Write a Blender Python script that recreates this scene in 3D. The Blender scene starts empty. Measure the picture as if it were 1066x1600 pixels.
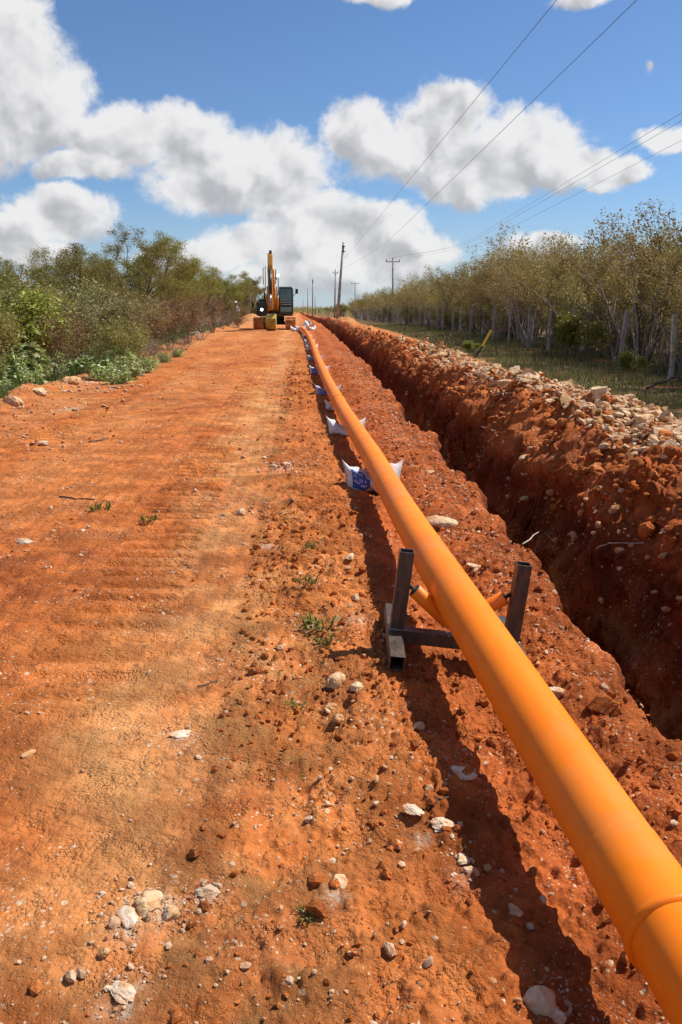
import bpy, bmesh, math, random
import numpy as np
from mathutils import Vector, Matrix, Quaternion
R = math.radians
rng = np.random.default_rng(7)
random.seed(7)
scene = bpy.context.scene
COL = scene.collection

# ------------------------------------------------------------------ camera
PITCH, YAW, EYE = R(13.6), R(-2.85), 1.6
cam_d = bpy.data.cameras.new("camera")
cam = bpy.data.objects.new("camera", cam_d)
COL.objects.link(cam)
cam.location = (0, 0, EYE)
cam.rotation_euler = (R(90) - PITCH, 0, YAW)
cam_d.sensor_fit = 'VERTICAL'
cam_d.sensor_height = 36.0
cam_d.lens = 36.0 * 1289 / 1600
cam_d.clip_start, cam_d.clip_end = 0.05, 6000
scene.camera = cam
scene.render.resolution_x, scene.render.resolution_y = 682, 1024
scene.view_settings.view_transform = 'Standard'
scene.view_settings.look = 'None'
scene.view_settings.exposure = 0.32
scene.view_settings.gamma = 1.0
scene.cycles.max_bounces = 6
scene.cycles.diffuse_bounces = 3
scene.cycles.transparent_max_bounces = 8

ROT = cam.rotation_euler.to_matrix()
def ray(px, py):
    d = ROT @ Vector(((px - 533) / 1289, (800 - py) / 1289, -1))
    return d.normalized()
def on_height(px, py, z):
    d = ray(px, py)
    t = (z - EYE) / d.z
    return Vector((d.x * t, d.y * t, z))
def at_depth(px, py, Y):
    d = ray(px, py)
    t = Y / d.y
    return Vector((d.x * t, Y, EYE + d.z * t))

# ------------------------------------------------------------------ sun + sky
SUNV = Vector((0.66, 0.25, 0.90)).normalized()
sun_d = bpy.data.lights.new("sun", 'SUN')
sun_d.energy = 5.0
sun_d.angle = R(0.53)
sun_d.color = (1.0, 0.955, 0.88)
sun = bpy.data.objects.new("sun", sun_d)
COL.objects.link(sun)
sun.rotation_euler = SUNV.to_track_quat('Z', 'Y').to_euler()
world = bpy.data.worlds.new("World")
scene.world = world
world.use_nodes = True

class NT:
    """small node-tree writer"""
    def __init__(s, tree):
        s.t = tree; s.n = tree.nodes; s.l = tree.links
    def node(s, kind, **kw):
        nd = s.n.new(kind)
        for k, v in kw.items():
            if k == 'ins':
                for i, val in v.items():
                    s.set(nd.inputs[i], val)
            else:
                setattr(nd, k, v)
        return nd
    def set(s, sock, val):
        if hasattr(val, 'links') or isinstance(val, bpy.types.NodeSocket):
            s.l.new(val, sock)
        else:
            sock.default_value = val
    def m(s, op, a, b=None, c=None, clamp=False):
        nd = s.n.new('ShaderNodeMath'); nd.operation = op; nd.use_clamp = clamp
        s.set(nd.inputs[0], a)
        if b is not None: s.set(nd.inputs[1], b)
        if c is not None: s.set(nd.inputs[2], c)
        return nd.outputs[0]
    def vm(s, op, a, b=None, out=0):
        nd = s.n.new('ShaderNodeVectorMath'); nd.operation = op
        s.set(nd.inputs[0], a)
        if b is not None: s.set(nd.inputs[1], b)
        return nd.outputs[out]
    def mix(s, f, a, b, blend='MIX'):
        nd = s.n.new('ShaderNodeMix'); nd.data_type = 'RGBA'; nd.blend_type = blend
        s.set(nd.inputs[0], f); s.set(nd.inputs[6], a); s.set(nd.inputs[7], b)
        return nd.outputs[2]
    def noise(s, vec, scale, detail=4, rough=.55, dist=0, lac=2.0):
        nd = s.n.new('ShaderNodeTexNoise')
        if vec is not None: s.l.new(vec, nd.inputs['Vector'])
        nd.inputs['Scale'].default_value = scale; nd.inputs['Detail'].default_value = detail
        nd.inputs['Roughness'].default_value = rough; nd.inputs['Distortion'].default_value = dist
        nd.inputs['Lacunarity'].default_value = lac
        return nd.outputs[0]
    def ramp(s, f, a, b, lo=0., hi=1., smooth=True):
        nd = s.n.new('ShaderNodeMapRange'); nd.interpolation_type = 'SMOOTHSTEP' if smooth else 'LINEAR'
        s.set(nd.inputs[0], f); s.set(nd.inputs[1], a); s.set(nd.inputs[2], b)
        s.set(nd.inputs[3], lo); s.set(nd.inputs[4], hi)
        return nd.outputs[0]

W = NT(world.node_tree)
for nd in list(W.n): W.n.remove(nd)
out = W.node('ShaderNodeOutputWorld')
bg = W.node('ShaderNodeBackground')
sky = W.node('ShaderNodeTexSky', sky_type='NISHITA')
sky.sun_disc = False
sky.sun_elevation = math.asin(SUNV.z)
sky.sun_rotation = math.atan2(SUNV.x, SUNV.y)
sky.altitude = 100; sky.air_density = 1.0; sky.dust_density = 0.2; sky.ozone_density = 3.0
tc = W.node('ShaderNodeTexCoord')
dirv = tc.outputs['Generated']
sep = W.node('ShaderNodeSeparateXYZ', ins={0: dirv})
dx, dy, dz = sep.outputs
az = W.m('ARCTAN2', dx, dy)
el = W.m('ARCSINE', dz)
comb = W.node('ShaderNodeCombineXYZ', ins={0: az, 1: el, 2: 0.0})
uv = comb.outputs[0]
# clouds: each puff an ellipse of azimuth/elevation on the sky, with torn edges
def azel(px, py):
    d = ray(px, py)
    return math.atan2(d.x, d.y), math.asin(d.z)
PUFFS = [  # px, py, rx, ry (pixels)
    (5, 100, 100, 110), (60, 155, 95, 75), (-40, 210, 110, 60), (20, 60, 60, 60), (120, 262, 75, 24),
    (185, 215, 95, 50), (160, 262, 60, 24), (285, 210, 95, 50), (345, 262, 125, 62), (430, 268, 105, 62), (325, 300, 100, 42), (470, 325, 90, 45),
    (95, 335, 100, 42), (100, 312, 45, 28), (20, 355, 80, 30), (30, 390, 95, 28),
    (560, 350, 130, 42), (450, 385, 150, 40), (330, 400, 110, 26), (620, 395, 120, 40), (250, 405, 50, 18), (520, 430, 190, 36),
    (560, 205, 72, 50), (690, 190, 80, 62), (640, 245, 110, 48), (800, 235, 130, 58), (745, 280, 105, 46), (900, 268, 90, 38), (985, 265, 42, 22),
    (1045, 208, 55, 20), (845, 385, 72, 22), (1010, 100, 20, 24), (920, -4, 60, 16), (590, -6, 70, 16), (1075, 315, 30, 12), (930, 300, 30, 14),
]
DEG = 1 / 1289
warp1 = W.noise(uv, 9.0, 3, .55)
n1nd = W.node('ShaderNodeTexNoise', ins={'Vector': uv, 'Scale': 11.0, 'Detail': 6.0, 'Roughness': .6})
wv = W.vm('MULTIPLY', W.vm('SUBTRACT', n1nd.outputs['Color'], (0.5, 0.5, 0.5)), (0.050, 0.036, 0.0))
uvw = W.vm('ADD', uv, wv)
n_big = W.noise(uvw, 24, 7, .62)
field = None; shade = None
for (px, py, rx, ry) in PUFFS:
    weak = .62 if rx < 25 else (.38 if ry < 15 else 0.)
    a, e = azel(px, py)
    kx = math.cos(math.atan2(px - 533, 1289)) ** 2
    rxx, ryy = rx * DEG * .97, ry * DEG * .97 * 1.04
    d = W.vm('MULTIPLY', W.vm('SUBTRACT', uvw, (a, e, 0)), (1 / rxx, 1 / ryy, 0))
    ln = W.m('SUBTRACT', 1.0 - weak, W.vm('LENGTH', d, out=1))
    sp = W.node('ShaderNodeSeparateXYZ', ins={0: d})
    # lit from above and from the sun's side
    sh = W.m('ADD', W.m('MULTIPLY', sp.outputs[1], .8), W.m('MULTIPLY', sp.outputs[0], .22))
    w_ = W.m('POWER', W.m('MAXIMUM', W.m('ADD', ln, .15), 0.0001), 2.0)
    if field is None:
        field, shade, wsum = ln, W.m('MULTIPLY', sh, w_), w_
    else:
        nd = W.m('SMOOTH_MAX', field, ln, .10)
        field = nd
        shade = W.m('ADD', shade, W.m('MULTIPLY', sh, w_)); wsum = W.m('ADD', wsum, w_)
shade = W.m('DIVIDE', shade, W.m('ADD', wsum, .0005))
# loose cumulus over the rest of the sky
other = W.ramp(W.m('ABSOLUTE', az), .50, .62)
gen = W.m('MULTIPLY', W.m('SUBTRACT', W.noise(dirv, 3.2, 5, .55), .54), 5.0)
field = W.m('ADD', W.m('MULTIPLY', field, W.m('SUBTRACT', 1.0, other)), W.m('MULTIPLY', gen, other))
n_fine = W.noise(uvw, 70, 4, .6)
field = W.m('ADD', field, W.m('MULTIPLY', W.m('SUBTRACT', n_fine, .5), .30))
dens = W.m('ADD', field, W.m('MULTIPLY', W.m('SUBTRACT', n_big, .5), .85))
cov = W.m('MULTIPLY', W.ramp(dens, 0.0, 0.36), W.ramp(el, -.01, .05))
# relief inside the cloud: compare the billow noise with itself a step towards the sun
n_big2 = W.noise(uvw, 17, 3, .5)
n_off = W.noise(W.vm('ADD', uvw, (0.012, 0.018, 0)), 17, 3, .5)
relief = W.m('MULTIPLY', W.m('SUBTRACT', n_big2, n_off), 2.3)
soft = W.noise(uv, 14, 3, .5)
lum = W.m('ADD', W.m('ADD', W.m('MULTIPLY', shade, .72), relief), W.m('MULTIPLY', W.m('SUBTRACT', soft, .5), .6))
thin = W.ramp(dens, .05, .8, .16, -.02)
lum = W.ramp(W.m('ADD', lum, thin), -.60, .34)
ccol = W.mix(lum, (4.9, 4.95, 5.2, 1), (8.9, 8.85, 8.85, 1))
skyc = W.mix(1.0, sky.outputs[0], (0.78, 0.95, 1.16, 1), 'MULTIPLY')
skyc = W.mix(W.ramp(el, .14, .0, 0., .55), skyc, (5.2, 6.1, 7.4, 1))
final = W.mix(W.m('MULTIPLY', cov, .97), skyc, ccol)
W.l.new(final, bg.inputs[0]); bg.inputs[1].default_value = 0.078
W.l.new(bg.outputs[0], out.inputs[0])

# ------------------------------------------------------------------ numpy noise
def _h(ix, iy, seed):
    n = (ix.astype(np.int64) * 374761393 + iy.astype(np.int64) * 668265263 + seed * 974634777) & 0xFFFFFFFF
    n = ((n ^ (n >> 13)) * 1274126177) & 0xFFFFFFFF
    n = (n ^ (n >> 16)) & 0xFFFFFF
    return n / float(0xFFFFFF)
def vn(x, y, seed=0):
    ix, iy = np.floor(x), np.floor(y)
    fx, fy = x - ix, y - iy
    fx = fx * fx * (3 - 2 * fx); fy = fy * fy * (3 - 2 * fy)
    a, b = _h(ix, iy, seed), _h(ix + 1, iy, seed)
    c, d = _h(ix, iy + 1, seed), _h(ix + 1, iy + 1, seed)
    return (a + (b - a) * fx) * (1 - fy) + (c + (d - c) * fx) * fy - .5
def fbm(x, y, freq, octv=4, seed=0, gain=.5):
    s = 0; a = 1.
    for k in range(octv):
        s = s + a * vn(x * freq + 13.7 * k, y * freq - 7.3 * k, seed + k)
        a *= gain; freq *= 2.07
    return s
def lumps(x, y, cell, seed, r0=.25, r1=.6, dens=.7):
    """dome shaped clods of soil, one per cell, in units of the cell"""
    X, Y = x / cell, y / cell
    ix, iy = np.floor(X), np.floor(Y)
    best = np.zeros_like(X)
    for ax in (-1, 0, 1):
        for ay in (-1, 0, 1):
            cx, cy = ix + ax, iy + ay
            ox, oy = _h(cx, cy, seed), _h(cx, cy, seed + 1)
            rr = r0 + (r1 - r0) * _h(cx, cy, seed + 2) ** 2
            on = _h(cx, cy, seed + 3) < dens
            dd = np.sqrt((X - cx - ox) ** 2 + (Y - cy - oy) ** 2) / rr
            hgt = np.where(on, rr * np.sqrt(np.clip(1 - dd * dd, 0, 1)), 0)
            best = np.maximum(best, hgt)
    return best * cell
def sst(a, b, x):
    t = np.clip((x - a) / (b - a), 0, 1)
    return t * t * (3 - 2 * t)

# ------------------------------------------------------------------ terrain
def G(Y):
    return .55 * sst(6, 64, np.asarray(Y, float)) * 1.0
LX = [-10, 1.5, 3.3, 4.3, 6, 10, 18, 30, 2000]
LV = [1.40, 1.40, 1.46, 1.52, 1.60, 1.66, 1.80, 1.90, 1.95]
def lip(Y):
    return np.interp(Y, LX, LV)
def bump(x, c, w):
    return np.exp(-((x - c) / w) ** 2)
def near_(Y):
    return 1 - sst(10, 18, Y)
def height(X, Y, fine=True):
    X = np.asarray(X, float); Y = np.asarray(Y, float)
    z = G(Y)
    L = lip(Y) + .16 * vn(Y * 1.3, Y * 0 + 3, 5) + .10 * vn(Y * 4.1, Y * 0 + 3, 6)
    Rr = lip(Y) + .98 + .40 * vn(Y * .9, Y * 0, 8) + .16 * vn(Y * 2.7, Y * 0, 9)
    # road: gentle crown, wheel ruts
    road = (1 - sst(.2, .6, X)) * sst(-5.6, -5.0, X)
    z = z + road * (.02 * fbm(X, Y * .5, .6, 3, 20))
    for c, w, d in ((-.85, .45, .012), (-3.15, .35, .02), (-1.7, .25, -.010), (-4.2, .3, .015)):
        cc = c + .12 * vn(Y * .12, Y * 0, 30 + int(c * 10))
        z = z - d * bump(X, cc, w)
    # verge on the left: low ragged ridge of pushed earth, then lower ground
    e = -5.25 + .5 * vn(Y * .35, Y * 0, 40)
    z = z + (.16 + .18 * bump(Y, 15.5, 2.5)) * bump(X, e, .35) * (.45 + vn(X * 2, Y * 1.2, 41)) - .05 * sst(0, 1.5, e - X)
    z = z + .10 * sst(0, 3, e - X) * fbm(X, Y, .5, 3, 42)
    # trough the pipe hangs over, churned earth beside it
    t_amt = .5 + .5 * (1 - sst(5, 9, Y))
    z = z - .105 * bump(X, .80, .24) * t_amt
    z = z + .045 * bump(X, 1.22, .22)
    # trench
    depth = 1.15
    open_ = sst(L - .02, L + .28, X) * (1 - sst(Rr - .31, Rr + .02, X))
    z = z - depth * open_
    # spoil bank right of the trench (earth first, stones behind)
    h1 = .30 + .20 * vn(Y * .5, Y * 0, 50) + .12 * vn(Y * 1.7, Y * 0, 51)
    z = z + sst(Rr - .06, Rr + .40, X) * (1 - sst(3.2, 4.0, X)) * h1
    h2 = .40 + .22 * vn(Y * .33, Y * 0, 52) + .10 * vn(Y * 1.1, Y * 0, 53)
    near2 = (1 - .75 * sst(13, 20, Y)) + .55 * bump(Y, 28, 5)
    z = z + bump(X, 4.05, .85) * h2 * 1.12 * near2 * sst(2.5, 5.5, Y)
    z = z + .5 * bump(X, 4.1, .8) * bump(Y, 72, 3.5) + .3 * bump(X, 3.4, 1.0) * bump(Y, 90, 6)
    z = z + .95 * bump(X, -3.9, 1.3) * bump(Y, 70, 3) + .45 * bump(X, 1.0, .7) * bump(Y, 70, 3)
    z = z + .12 * sst(.3, .9, X) * (1 - sst(1.9, 2.6, X)) * sst(12, 25, Y) * fbm(X, Y * .6, 1.2, 3, 63)
    # low swell of the land far off
    z = z + 3.0 * sst(300, 1500, Y) * (.5 + fbm(X, Y, .002, 2, 60)) + .25 * fbm(X, Y, .05, 2, 61) * sst(9, 14, np.abs(X))
    if fine:
        churn = sst(-.55, .1, X + .35 * vn(Y * .8, X, 70)) * (1 - sst(5.0, 5.6, X))
        churn = np.maximum(churn, .8 * bump(X, e - .1, .5))
        patch = sst(-.05, .22, fbm(X, Y * .8, .9, 3, 71))
        rough = np.clip(.12 + .30 * patch + churn, 0, 1.15)
        bank = sst(L + .1, L + .5, X) * (1 - sst(4.9, 5.6, X))
        z = z + .034 * rough * fbm(X, Y, 2.6, 6, 72, .62) - .018 * sst(-.55, .1, X) * (1 - sst(5.0, 5.6, X))
        clus = sst(-.02, .22, fbm(X, Y, 1.9, 4, 78, .6)) * churn
        z = z - .008 * rough * sst(.0, .4, fbm(X, Y, 9.0, 4, 76, .6))
        z = z + clus * near_(Y) * (.9 * lumps(X, Y, .030, 184, .25, .62, .8) + .6 * lumps(X, Y, .055, 188, .2, .5, .6)) + .02 * churn * (1 - sst(8, 14, Y)) * fbm(X, Y, 19, 3, 77, .6)
        z = z + .42 * rough * lumps(X, Y, .085, 80, .18, .5, .55)
        near = 1 - sst(14, 22, Y)
        z = z + .55 * rough * near * lumps(X, Y, .034, 84, .2, .6, .7)
        z = z + .45 * np.clip(rough, 0, .7) * (1 - sst(5, 8, Y)) * lumps(X, Y, .016, 86, .2, .6, .7)
        z = z + bank * (.17 * fbm(X, Y, 1.7, 5, 73, .6) + .7 * lumps(X, Y, .26, 88, .25, .62, .65) + .5 * lumps(X, Y, .11, 92, .2, .6, .7))
        z = z + churn * (1 - bank) * (.16 * lumps(X, Y, .16, 96, .15, .5, .4) + .03 * fbm(X, Y, 1.1, 3, 74))
        # grouser marks of the crawler tracks, faint tread elsewhere
        for c in (-1.0, -3.3, .12):
            m = sst(.30, .24, np.abs(X - c - .15 * vn(Y * .15, Y * 0, 99)))
            m = m * (.12 + .88 * sst(-.22, .05, fbm(X * .3, Y, .45, 2, 100 + int(c * 7))))
            tooth = np.clip(np.sin((Y + .05 * vn(X * 3, Y * 2, 101)) * 2 * math.pi / .21) * 2.2 + .5, -1, 1)
            z = z + .020 * m * tooth * (.55 + .45 * sst(3, 6, Y)) * (1 - sst(28, 40, Y))
        # long tyre grooves
        g = np.sin((X + .06 * vn(Y * .25, Y * 0, 110)) * 2 * math.pi / .11)
        z = z + .0025 * g * road * sst(0, .2, vn(X * 1.1, Y * .12, 111))
    return z
def zat(x, y):
    return float(height(np.array([x]), np.array([y]), True)[0])

def make_mesh(name, V, F, mat=None, smooth=False, attrs=None):
    """V (n,3), F (m,k) arrays"""
    me = bpy.data.meshes.new(name)
    V = np.asarray(V, np.float32); F = np.asarray(F, np.int32)
    k = F.shape[1]
    me.vertices.add(len(V)); me.vertices.foreach_set('co', V.ravel())
    me.loops.add(F.size); me.loops.foreach_set('vertex_index', F.ravel())
    me.polygons.add(len(F)); me.polygons.foreach_set('loop_start', np.arange(0, F.size, k, dtype=np.int32))
    try: me.polygons.foreach_set('loop_total', np.full(len(F), k, np.int32))
    except Exception: pass
    me.polygons.foreach_set('use_smooth', np.full(len(F), smooth))
    for an, av in (attrs or {}).items():
        at = me.attributes.new(an, 'FLOAT', 'POINT'); at.data.foreach_set('value', np.asarray(av, np.float32))
    me.update(calc_edges=True)
    if mat: me.materials.append(mat)
    return me
def link(name, me, parent=None, label=None, cat=None, group=None, kind=None):
    o = bpy.data.objects.new(name, me); COL.objects.link(o)
    if parent: o.parent = parent
    tag(o, label, cat, group, kind); return o
def tag(o, label=None, cat=None, group=None, kind=None):
    for k, v in (('label', label), ('category', cat), ('group', group), ('kind', kind)):
        if v: o[k] = v
    return o
def empty(name, loc, label=None, cat=None, group=None, rot=(0, 0, 0)):
    o = bpy.data.objects.new(name, None); COL.objects.link(o)
    o.location = loc; o.rotation_euler = rot; o.empty_display_size = .2
    return tag(o, label, cat, group)
def copy_tree(o, parent=None):
    c = o.copy(); COL.objects.link(c); c.parent = parent
    for ch in o.children: copy_tree(ch, c)
    return c

# ------------------------------------------------------------------ materials
def new_mat(name):
    m = bpy.data.materials.new(name); m.use_nodes = True
    t = NT(m.node_tree)
    b = [n for n in t.n if n.type == 'BSDF_PRINCIPLED'][0]
    b.inputs['Roughness'].default_value = .8
    return m, t, b
def bump_to(t, b, hgt, dist, strength=1.0):
    nd = t.node('ShaderNodeBump', ins={'Height': hgt, 'Distance': dist, 'Strength': strength})
    t.l.new(nd.outputs[0], b.inputs['Normal'])
def simple(name, col, rough=.6, metal=0., var=.25, scale=6., bumpd=.0, spec=.5, dirt=None, dirt_amt=.4):
    m, t, b = new_mat(name)
    tcn = t.node('ShaderNodeTexCoord').outputs['Object']
    n = t.noise(tcn, scale, 5, .6)
    lo = tuple(c * (1 - var) for c in col) + (1,); hi = tuple(min(1, c * (1 + var)) for c in col) + (1,)
    c = t.mix(t.ramp(n, .3, .7), lo, hi)
    if dirt:
        c = t.mix(t.m('MULTIPLY', t.ramp(t.noise(tcn, scale * .6, 6, .7), .42, .68), dirt_amt), c, tuple(dirt) + (1,))
    t.l.new(c, b.inputs['Base Color'])
    b.inputs['Roughness'].default_value = rough; b.inputs['Metallic'].default_value = metal
    b.inputs['Specular IOR Level'].default_value = spec
    if bumpd: bump_to(t, b, t.noise(tcn, scale * 5, 4, .6), bumpd)
    return m

def soil_mat(name, attrs=True, seed=0.):
    m, t, b = new_mat(name)
    pos = t.node('ShaderNodeNewGeometry').outputs['Position']
    p = t.vm('ADD', pos, (seed, seed * 2, 0))
    pf = t.vm('MULTIPLY', p, (1, .55, 1))
    big = t.ramp(t.noise(pf, .55, 4, .6), .34, .66)
    mid = t.ramp(t.noise(p, 3.1, 5, .62, .4), .32, .68)
    fin = t.ramp(t.noise(p, 34, 4, .7), .25, .75)
    red_d, red = (.33, .074, .016, 1), (.61, .166, .036, 1)
    orange, tan = (.74, .255, .062, 1), (.74, .360, .130, 1)
    c = t.mix(mid, red_d, red)
    c = t.mix(t.m('MULTIPLY', big, .62), c, orange)
    c = t.mix(t.m('MULTIPLY', t.m('SUBTRACT', 1.0, fin), .34), c, (.26, .060, .014, 1))
    if attrs:
        A = lambda n: t.node('ShaderNodeAttribute', attribute_name=n).outputs['Fac']
        sand = t.m('MULTIPLY', A('sand'), t.ramp(t.noise(pf, 1.7, 5, .65), .30, .62))
        c = t.mix(t.m('MULTIPLY', sand, .72), c, tan)
        grey = t.m('MULTIPLY', A('grey'), t.ramp(t.noise(p, 4.5, 5, .7), .44, .64))
        c = t.mix(t.m('MULTIPLY', grey, .45), c, (.42, .24, .085, 1))
        fresh = A('fresh')
        c = t.mix(t.m('MULTIPLY', fresh, .70), c, t.mix(fin, (.29, .056, .014, 1), (.54, .128, .028, 1)))
        c = t.mix(t.m('MULTIPLY', A('trench_shade'), t.ramp(t.noise(p, 2.4, 5, .7), .28, .66, .55, 1.)), c, t.mix(fin, (.10, .018, .007, 1), (.20, .042, .013, 1)))  # shade inside the trench, painted into the soil colour as a darker red
        rub = t.m('MULTIPLY', A('rubble'), t.ramp(t.noise(p, 2.6, 5, .7), .38, .6))
        c = t.mix(t.m('MULTIPLY', rub, .85), c, (.56, .35, .15, 1))
        c = t.mix(t.m('MULTIPLY', t.m('MULTIPLY', A('chalk'), t.ramp(t.noise(p, 26, 6, .72), .36, .56)), .9), c, t.mix(fin, (.62, .44, .28, 1), (.80, .68, .54, 1)))
        veg = t.m('MULTIPLY', A('veg'), t.ramp(t.noise(p, 1.3, 5, .7), .22, .55))
        c = t.mix(veg, c, t.mix(fin, (.055, .05, .02, 1), (.17, .13, .055, 1)))
    # chalky grains and gravel bits
    wob = t.vm('ADD', p, t.vm('MULTIPLY', t.node('ShaderNodeTexNoise', ins={'Vector': p, 'Scale': 60.}).outputs['Color'], (.012, .012, .012)))
    keep = t.ramp(t.noise(p, 1.9, 3, .6), .36, .66, .25, 1.)
    for sc, th, colr, amt in ((24, .16, (.66, .50, .34, 1), .75), (60, .20, (.72, .55, .38, 1), .8), (120, .22, (.68, .46, .28, 1), .7), (45, .17, (.16, .07, .035, 1), .7)):
        vo = t.node('ShaderNodeTexVoronoi', ins={'Vector': wob, 'Scale': float(sc)})
        rnd = t.node('ShaderNodeSeparateColor', ins={0: vo.outputs['Color']}).outputs[0]
        thr = t.m('MULTIPLY', t.m('MULTIPLY', keep, t.ramp(rnd, .62, 1.0, 0, 1)), th * 2)
        msk = t.m('LESS_THAN', vo.outputs['Distance'], thr)
        c = t.mix(t.m('MULTIPLY', msk, amt), c, colr)
    t.l.new(c, b.inputs['Base Color'])
    b.inputs['Roughness'].default_value = .95
    b.inputs['Specular IOR Level'].default_value = .15
    g1 = t.node('ShaderNodeTexVoronoi', ins={'Vector': wob, 'Scale': 75.0}).outputs['Distance']
    g2 = t.node('ShaderNodeTexVoronoi', ins={'Vector': wob, 'Scale': 190.0}).outputs['Distance']
    gr = t.m('MULTIPLY', t.ramp(t.noise(p, 5, 4, .7), .40, .66, .08, 1.), t.m('ADD', t.m('MULTIPLY', g1, -.50), t.m('MULTIPLY', g2, -.22)))
    patchy = t.ramp(t.noise(p, 2.3, 4, .65), .40, .62, .25, 1.)
    hb = t.m('ADD', gr, t.m('ADD', t.m('MULTIPLY', t.noise(p, 70, 6, .78), t.m('MULTIPLY', patchy, .8)), t.m('MULTIPLY', t.noise(p, 16, 5, .7), t.m('MULTIPLY', patchy, 2.1))))
    bump_to(t, b, hb, .030, 1.0)
    return m
M_SOIL = soil_mat("red_soil")
M_CLOD = soil_mat("red_soil_clod", False, 3.)

def stone_mat(name, a, bb, stain=(.50, .20, .06), amt=.55):
    m, t, b = new_mat(name)
    g = t.node('ShaderNodeNewGeometry')
    p = g.outputs['Position']
    rnd = g.outputs['Random Per Island']
    orn = t.node('ShaderNodeObjectInfo').outputs['Random']
    r = t.m('FRACT', t.m('ADD', rnd, orn))
    c = t.mix(r, tuple(a) + (1,), tuple(bb) + (1,))
    c = t.mix(t.ramp(t.noise(p, 22, 6, .7), .35, .7), c, t.mix(.5, c, (.75, .68, .55, 1)))
    c = t.mix(t.m('MULTIPLY', t.ramp(t.noise(p, 14, 5, .7), .40, .60), amt), c, tuple(stain) + (1,))
    c = t.mix(t.m('MULTIPLY', t.ramp(t.noise(p, 70, 4, .7), .55, .72), .5), c, (.28, .20, .13, 1))
    t.l.new(c, b.inputs['Base Color']); b.inputs['Roughness'].default_value = .9
    b.inputs['Specular IOR Level'].default_value = .25
    bump_to(t, b, t.m('ADD', t.noise(p, 45, 6, .7), t.m('MULTIPLY', t.noise(p, 12, 3, .6), 1.5)), .012, .8)
    return m
M_ROCK = stone_mat("pale_limestone", (.56, .36, .17), (.70, .53, .31), amt=.75)
M_WHITE = stone_mat("white_chalk_stone", (.62, .47, .33), (.72, .60, .46), (.58, .24, .07), .75)
M_OCHRE = stone_mat("ochre_stone", (.52, .26, .08), (.60, .38, .16), amt=.75)
M_PEB = stone_mat("gravel", (.40, .19, .08), (.70, .52, .34), amt=.6)

def leaf_mat(name, cols, trans=.25):
    m, t, b = new_mat(name)
    g = t.node('ShaderNodeNewGeometry')
    cr = t.node('ShaderNodeValToRGB', ins={0: g.outputs['Random Per Island']})
    els = cr.color_ramp.elements
    cr.color_ramp.interpolation = 'LINEAR'
    while len(els) < len(cols): els.new(.5)
    for i, (e, cc) in enumerate(zip(els, cols)):
        e.position = i / (len(cols) - 1); e.color = tuple(cc) + (1,)
    oi = t.node('ShaderNodeObjectInfo').outputs['Random']
    hs = t.node('ShaderNodeHueSaturation', ins={'Hue': t.ramp(oi, 0, 1, .485, .515, False), 'Value': t.ramp(oi, 0, 1, .8, 1.2, False), 'Color': cr.outputs[0]})
    t.l.new(hs.outputs[0], b.inputs['Base Color'])
    b.inputs['Roughness'].default_value = .6
    b.inputs['Specular IOR Level'].default_value = .3
    tr = t.node('ShaderNodeBsdfTranslucent', ins={0: hs.outputs[0]})
    mx = t.node('ShaderNodeMixShader', ins={0: trans})
    t.l.new(b.outputs[0], mx.inputs[1]); t.l.new(tr.outputs[0], mx.inputs[2])
    o = [n for n in t.n if n.type == 'OUTPUT_MATERIAL'][0]
    t.l.new(mx.outputs[0], o.inputs[0])
    return m
M_LF_OCHRE = leaf_mat("ochre_leaves", [(.22, .19, .05), (.34, .27, .06), (.46, .27, .06), (.28, .26, .07), (.42, .34, .12), (.36, .17, .05)])
M_LF_OLIVE = leaf_mat("olive_leaves", [(.17, .155, .028), (.28, .24, .045), (.33, .29, .055), (.22, .20, .035), (.36, .24, .06)])
M_LF_GREEN = leaf_mat("green_leaves", [(.15, .17, .025), (.23, .24, .035), (.32, .32, .06), (.17, .17, .028)])
M_LF_LIME = leaf_mat("yellow_green_leaves", [(.26, .27, .04), (.36, .35, .06), (.20, .22, .04)])
M_LF_WEED = leaf_mat("weed_leaves", [(.22, .31, .06), (.36, .46, .13), (.60, .64, .38), (.26, .36, .08)])
M_LF_BROWN = leaf_mat("dry_leaves", [(.22, .14, .06), (.34, .22, .10), (.28, .22, .08), (.18, .10, .05), (.28, .11, .05)])
M_LF_DUST = leaf_mat("dusty_leaves", [(.26, .23, .08), (.36, .31, .12), (.20, .20, .06), (.40, .32, .15)])
M_LF_SPROUT = leaf_mat('dusty_sprout_leaves', [(.10, .12, .03), (.17, .19, .05), (.24, .24, .09)])
M_GRASS = leaf_mat("grass_blades", [(.11, .11, .035), (.19, .16, .06), (.28, .22, .10), (.08, .09, .022)])
M_GRASSG = leaf_mat("green_grass_blades", [(.08, .13, .025), (.13, .18, .04), (.20, .22, .07)])
M_BARK = simple("grey_bark", (.20, .165, .13), .9, var=.4, scale=14, bumpd=.01)
M_BARKP = simple("pale_bark", (.34, .29, .23), .9, var=.35, scale=14, bumpd=.01)
M_BARKD = simple("dark_bark", (.10, .075, .06), .9, var=.4, scale=14, bumpd=.01)
M_TWIG = simple("dead_twig", (.42, .34, .27), .9, var=.3, scale=20)
M_CONC = simple("weathered_concrete", (.46, .43, .38), .95, var=.25, scale=9, bumpd=.008, dirt=(.20, .16, .12), dirt_amt=.6)
M_WIRE = simple("steel_wire", (.16, .16, .17), .6, .6, var=.1)
M_CABLE = simple("aluminium_cable", (.20, .22, .26), .6, .3, var=.1)

# ------------------------------------------------------------------ ground sheet
ys = list(np.arange(-7, 1.15, .09))
y = 1.15
while y < 130:
    ys.append(y); y += max(.0068, (.0038 if 4 < y < 20 else .0056) * y)
while y < 4500:
    ys.append(y); y *= 1.045
ys = np.array(ys)
inner = np.linspace(-1, 1, 821)
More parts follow.
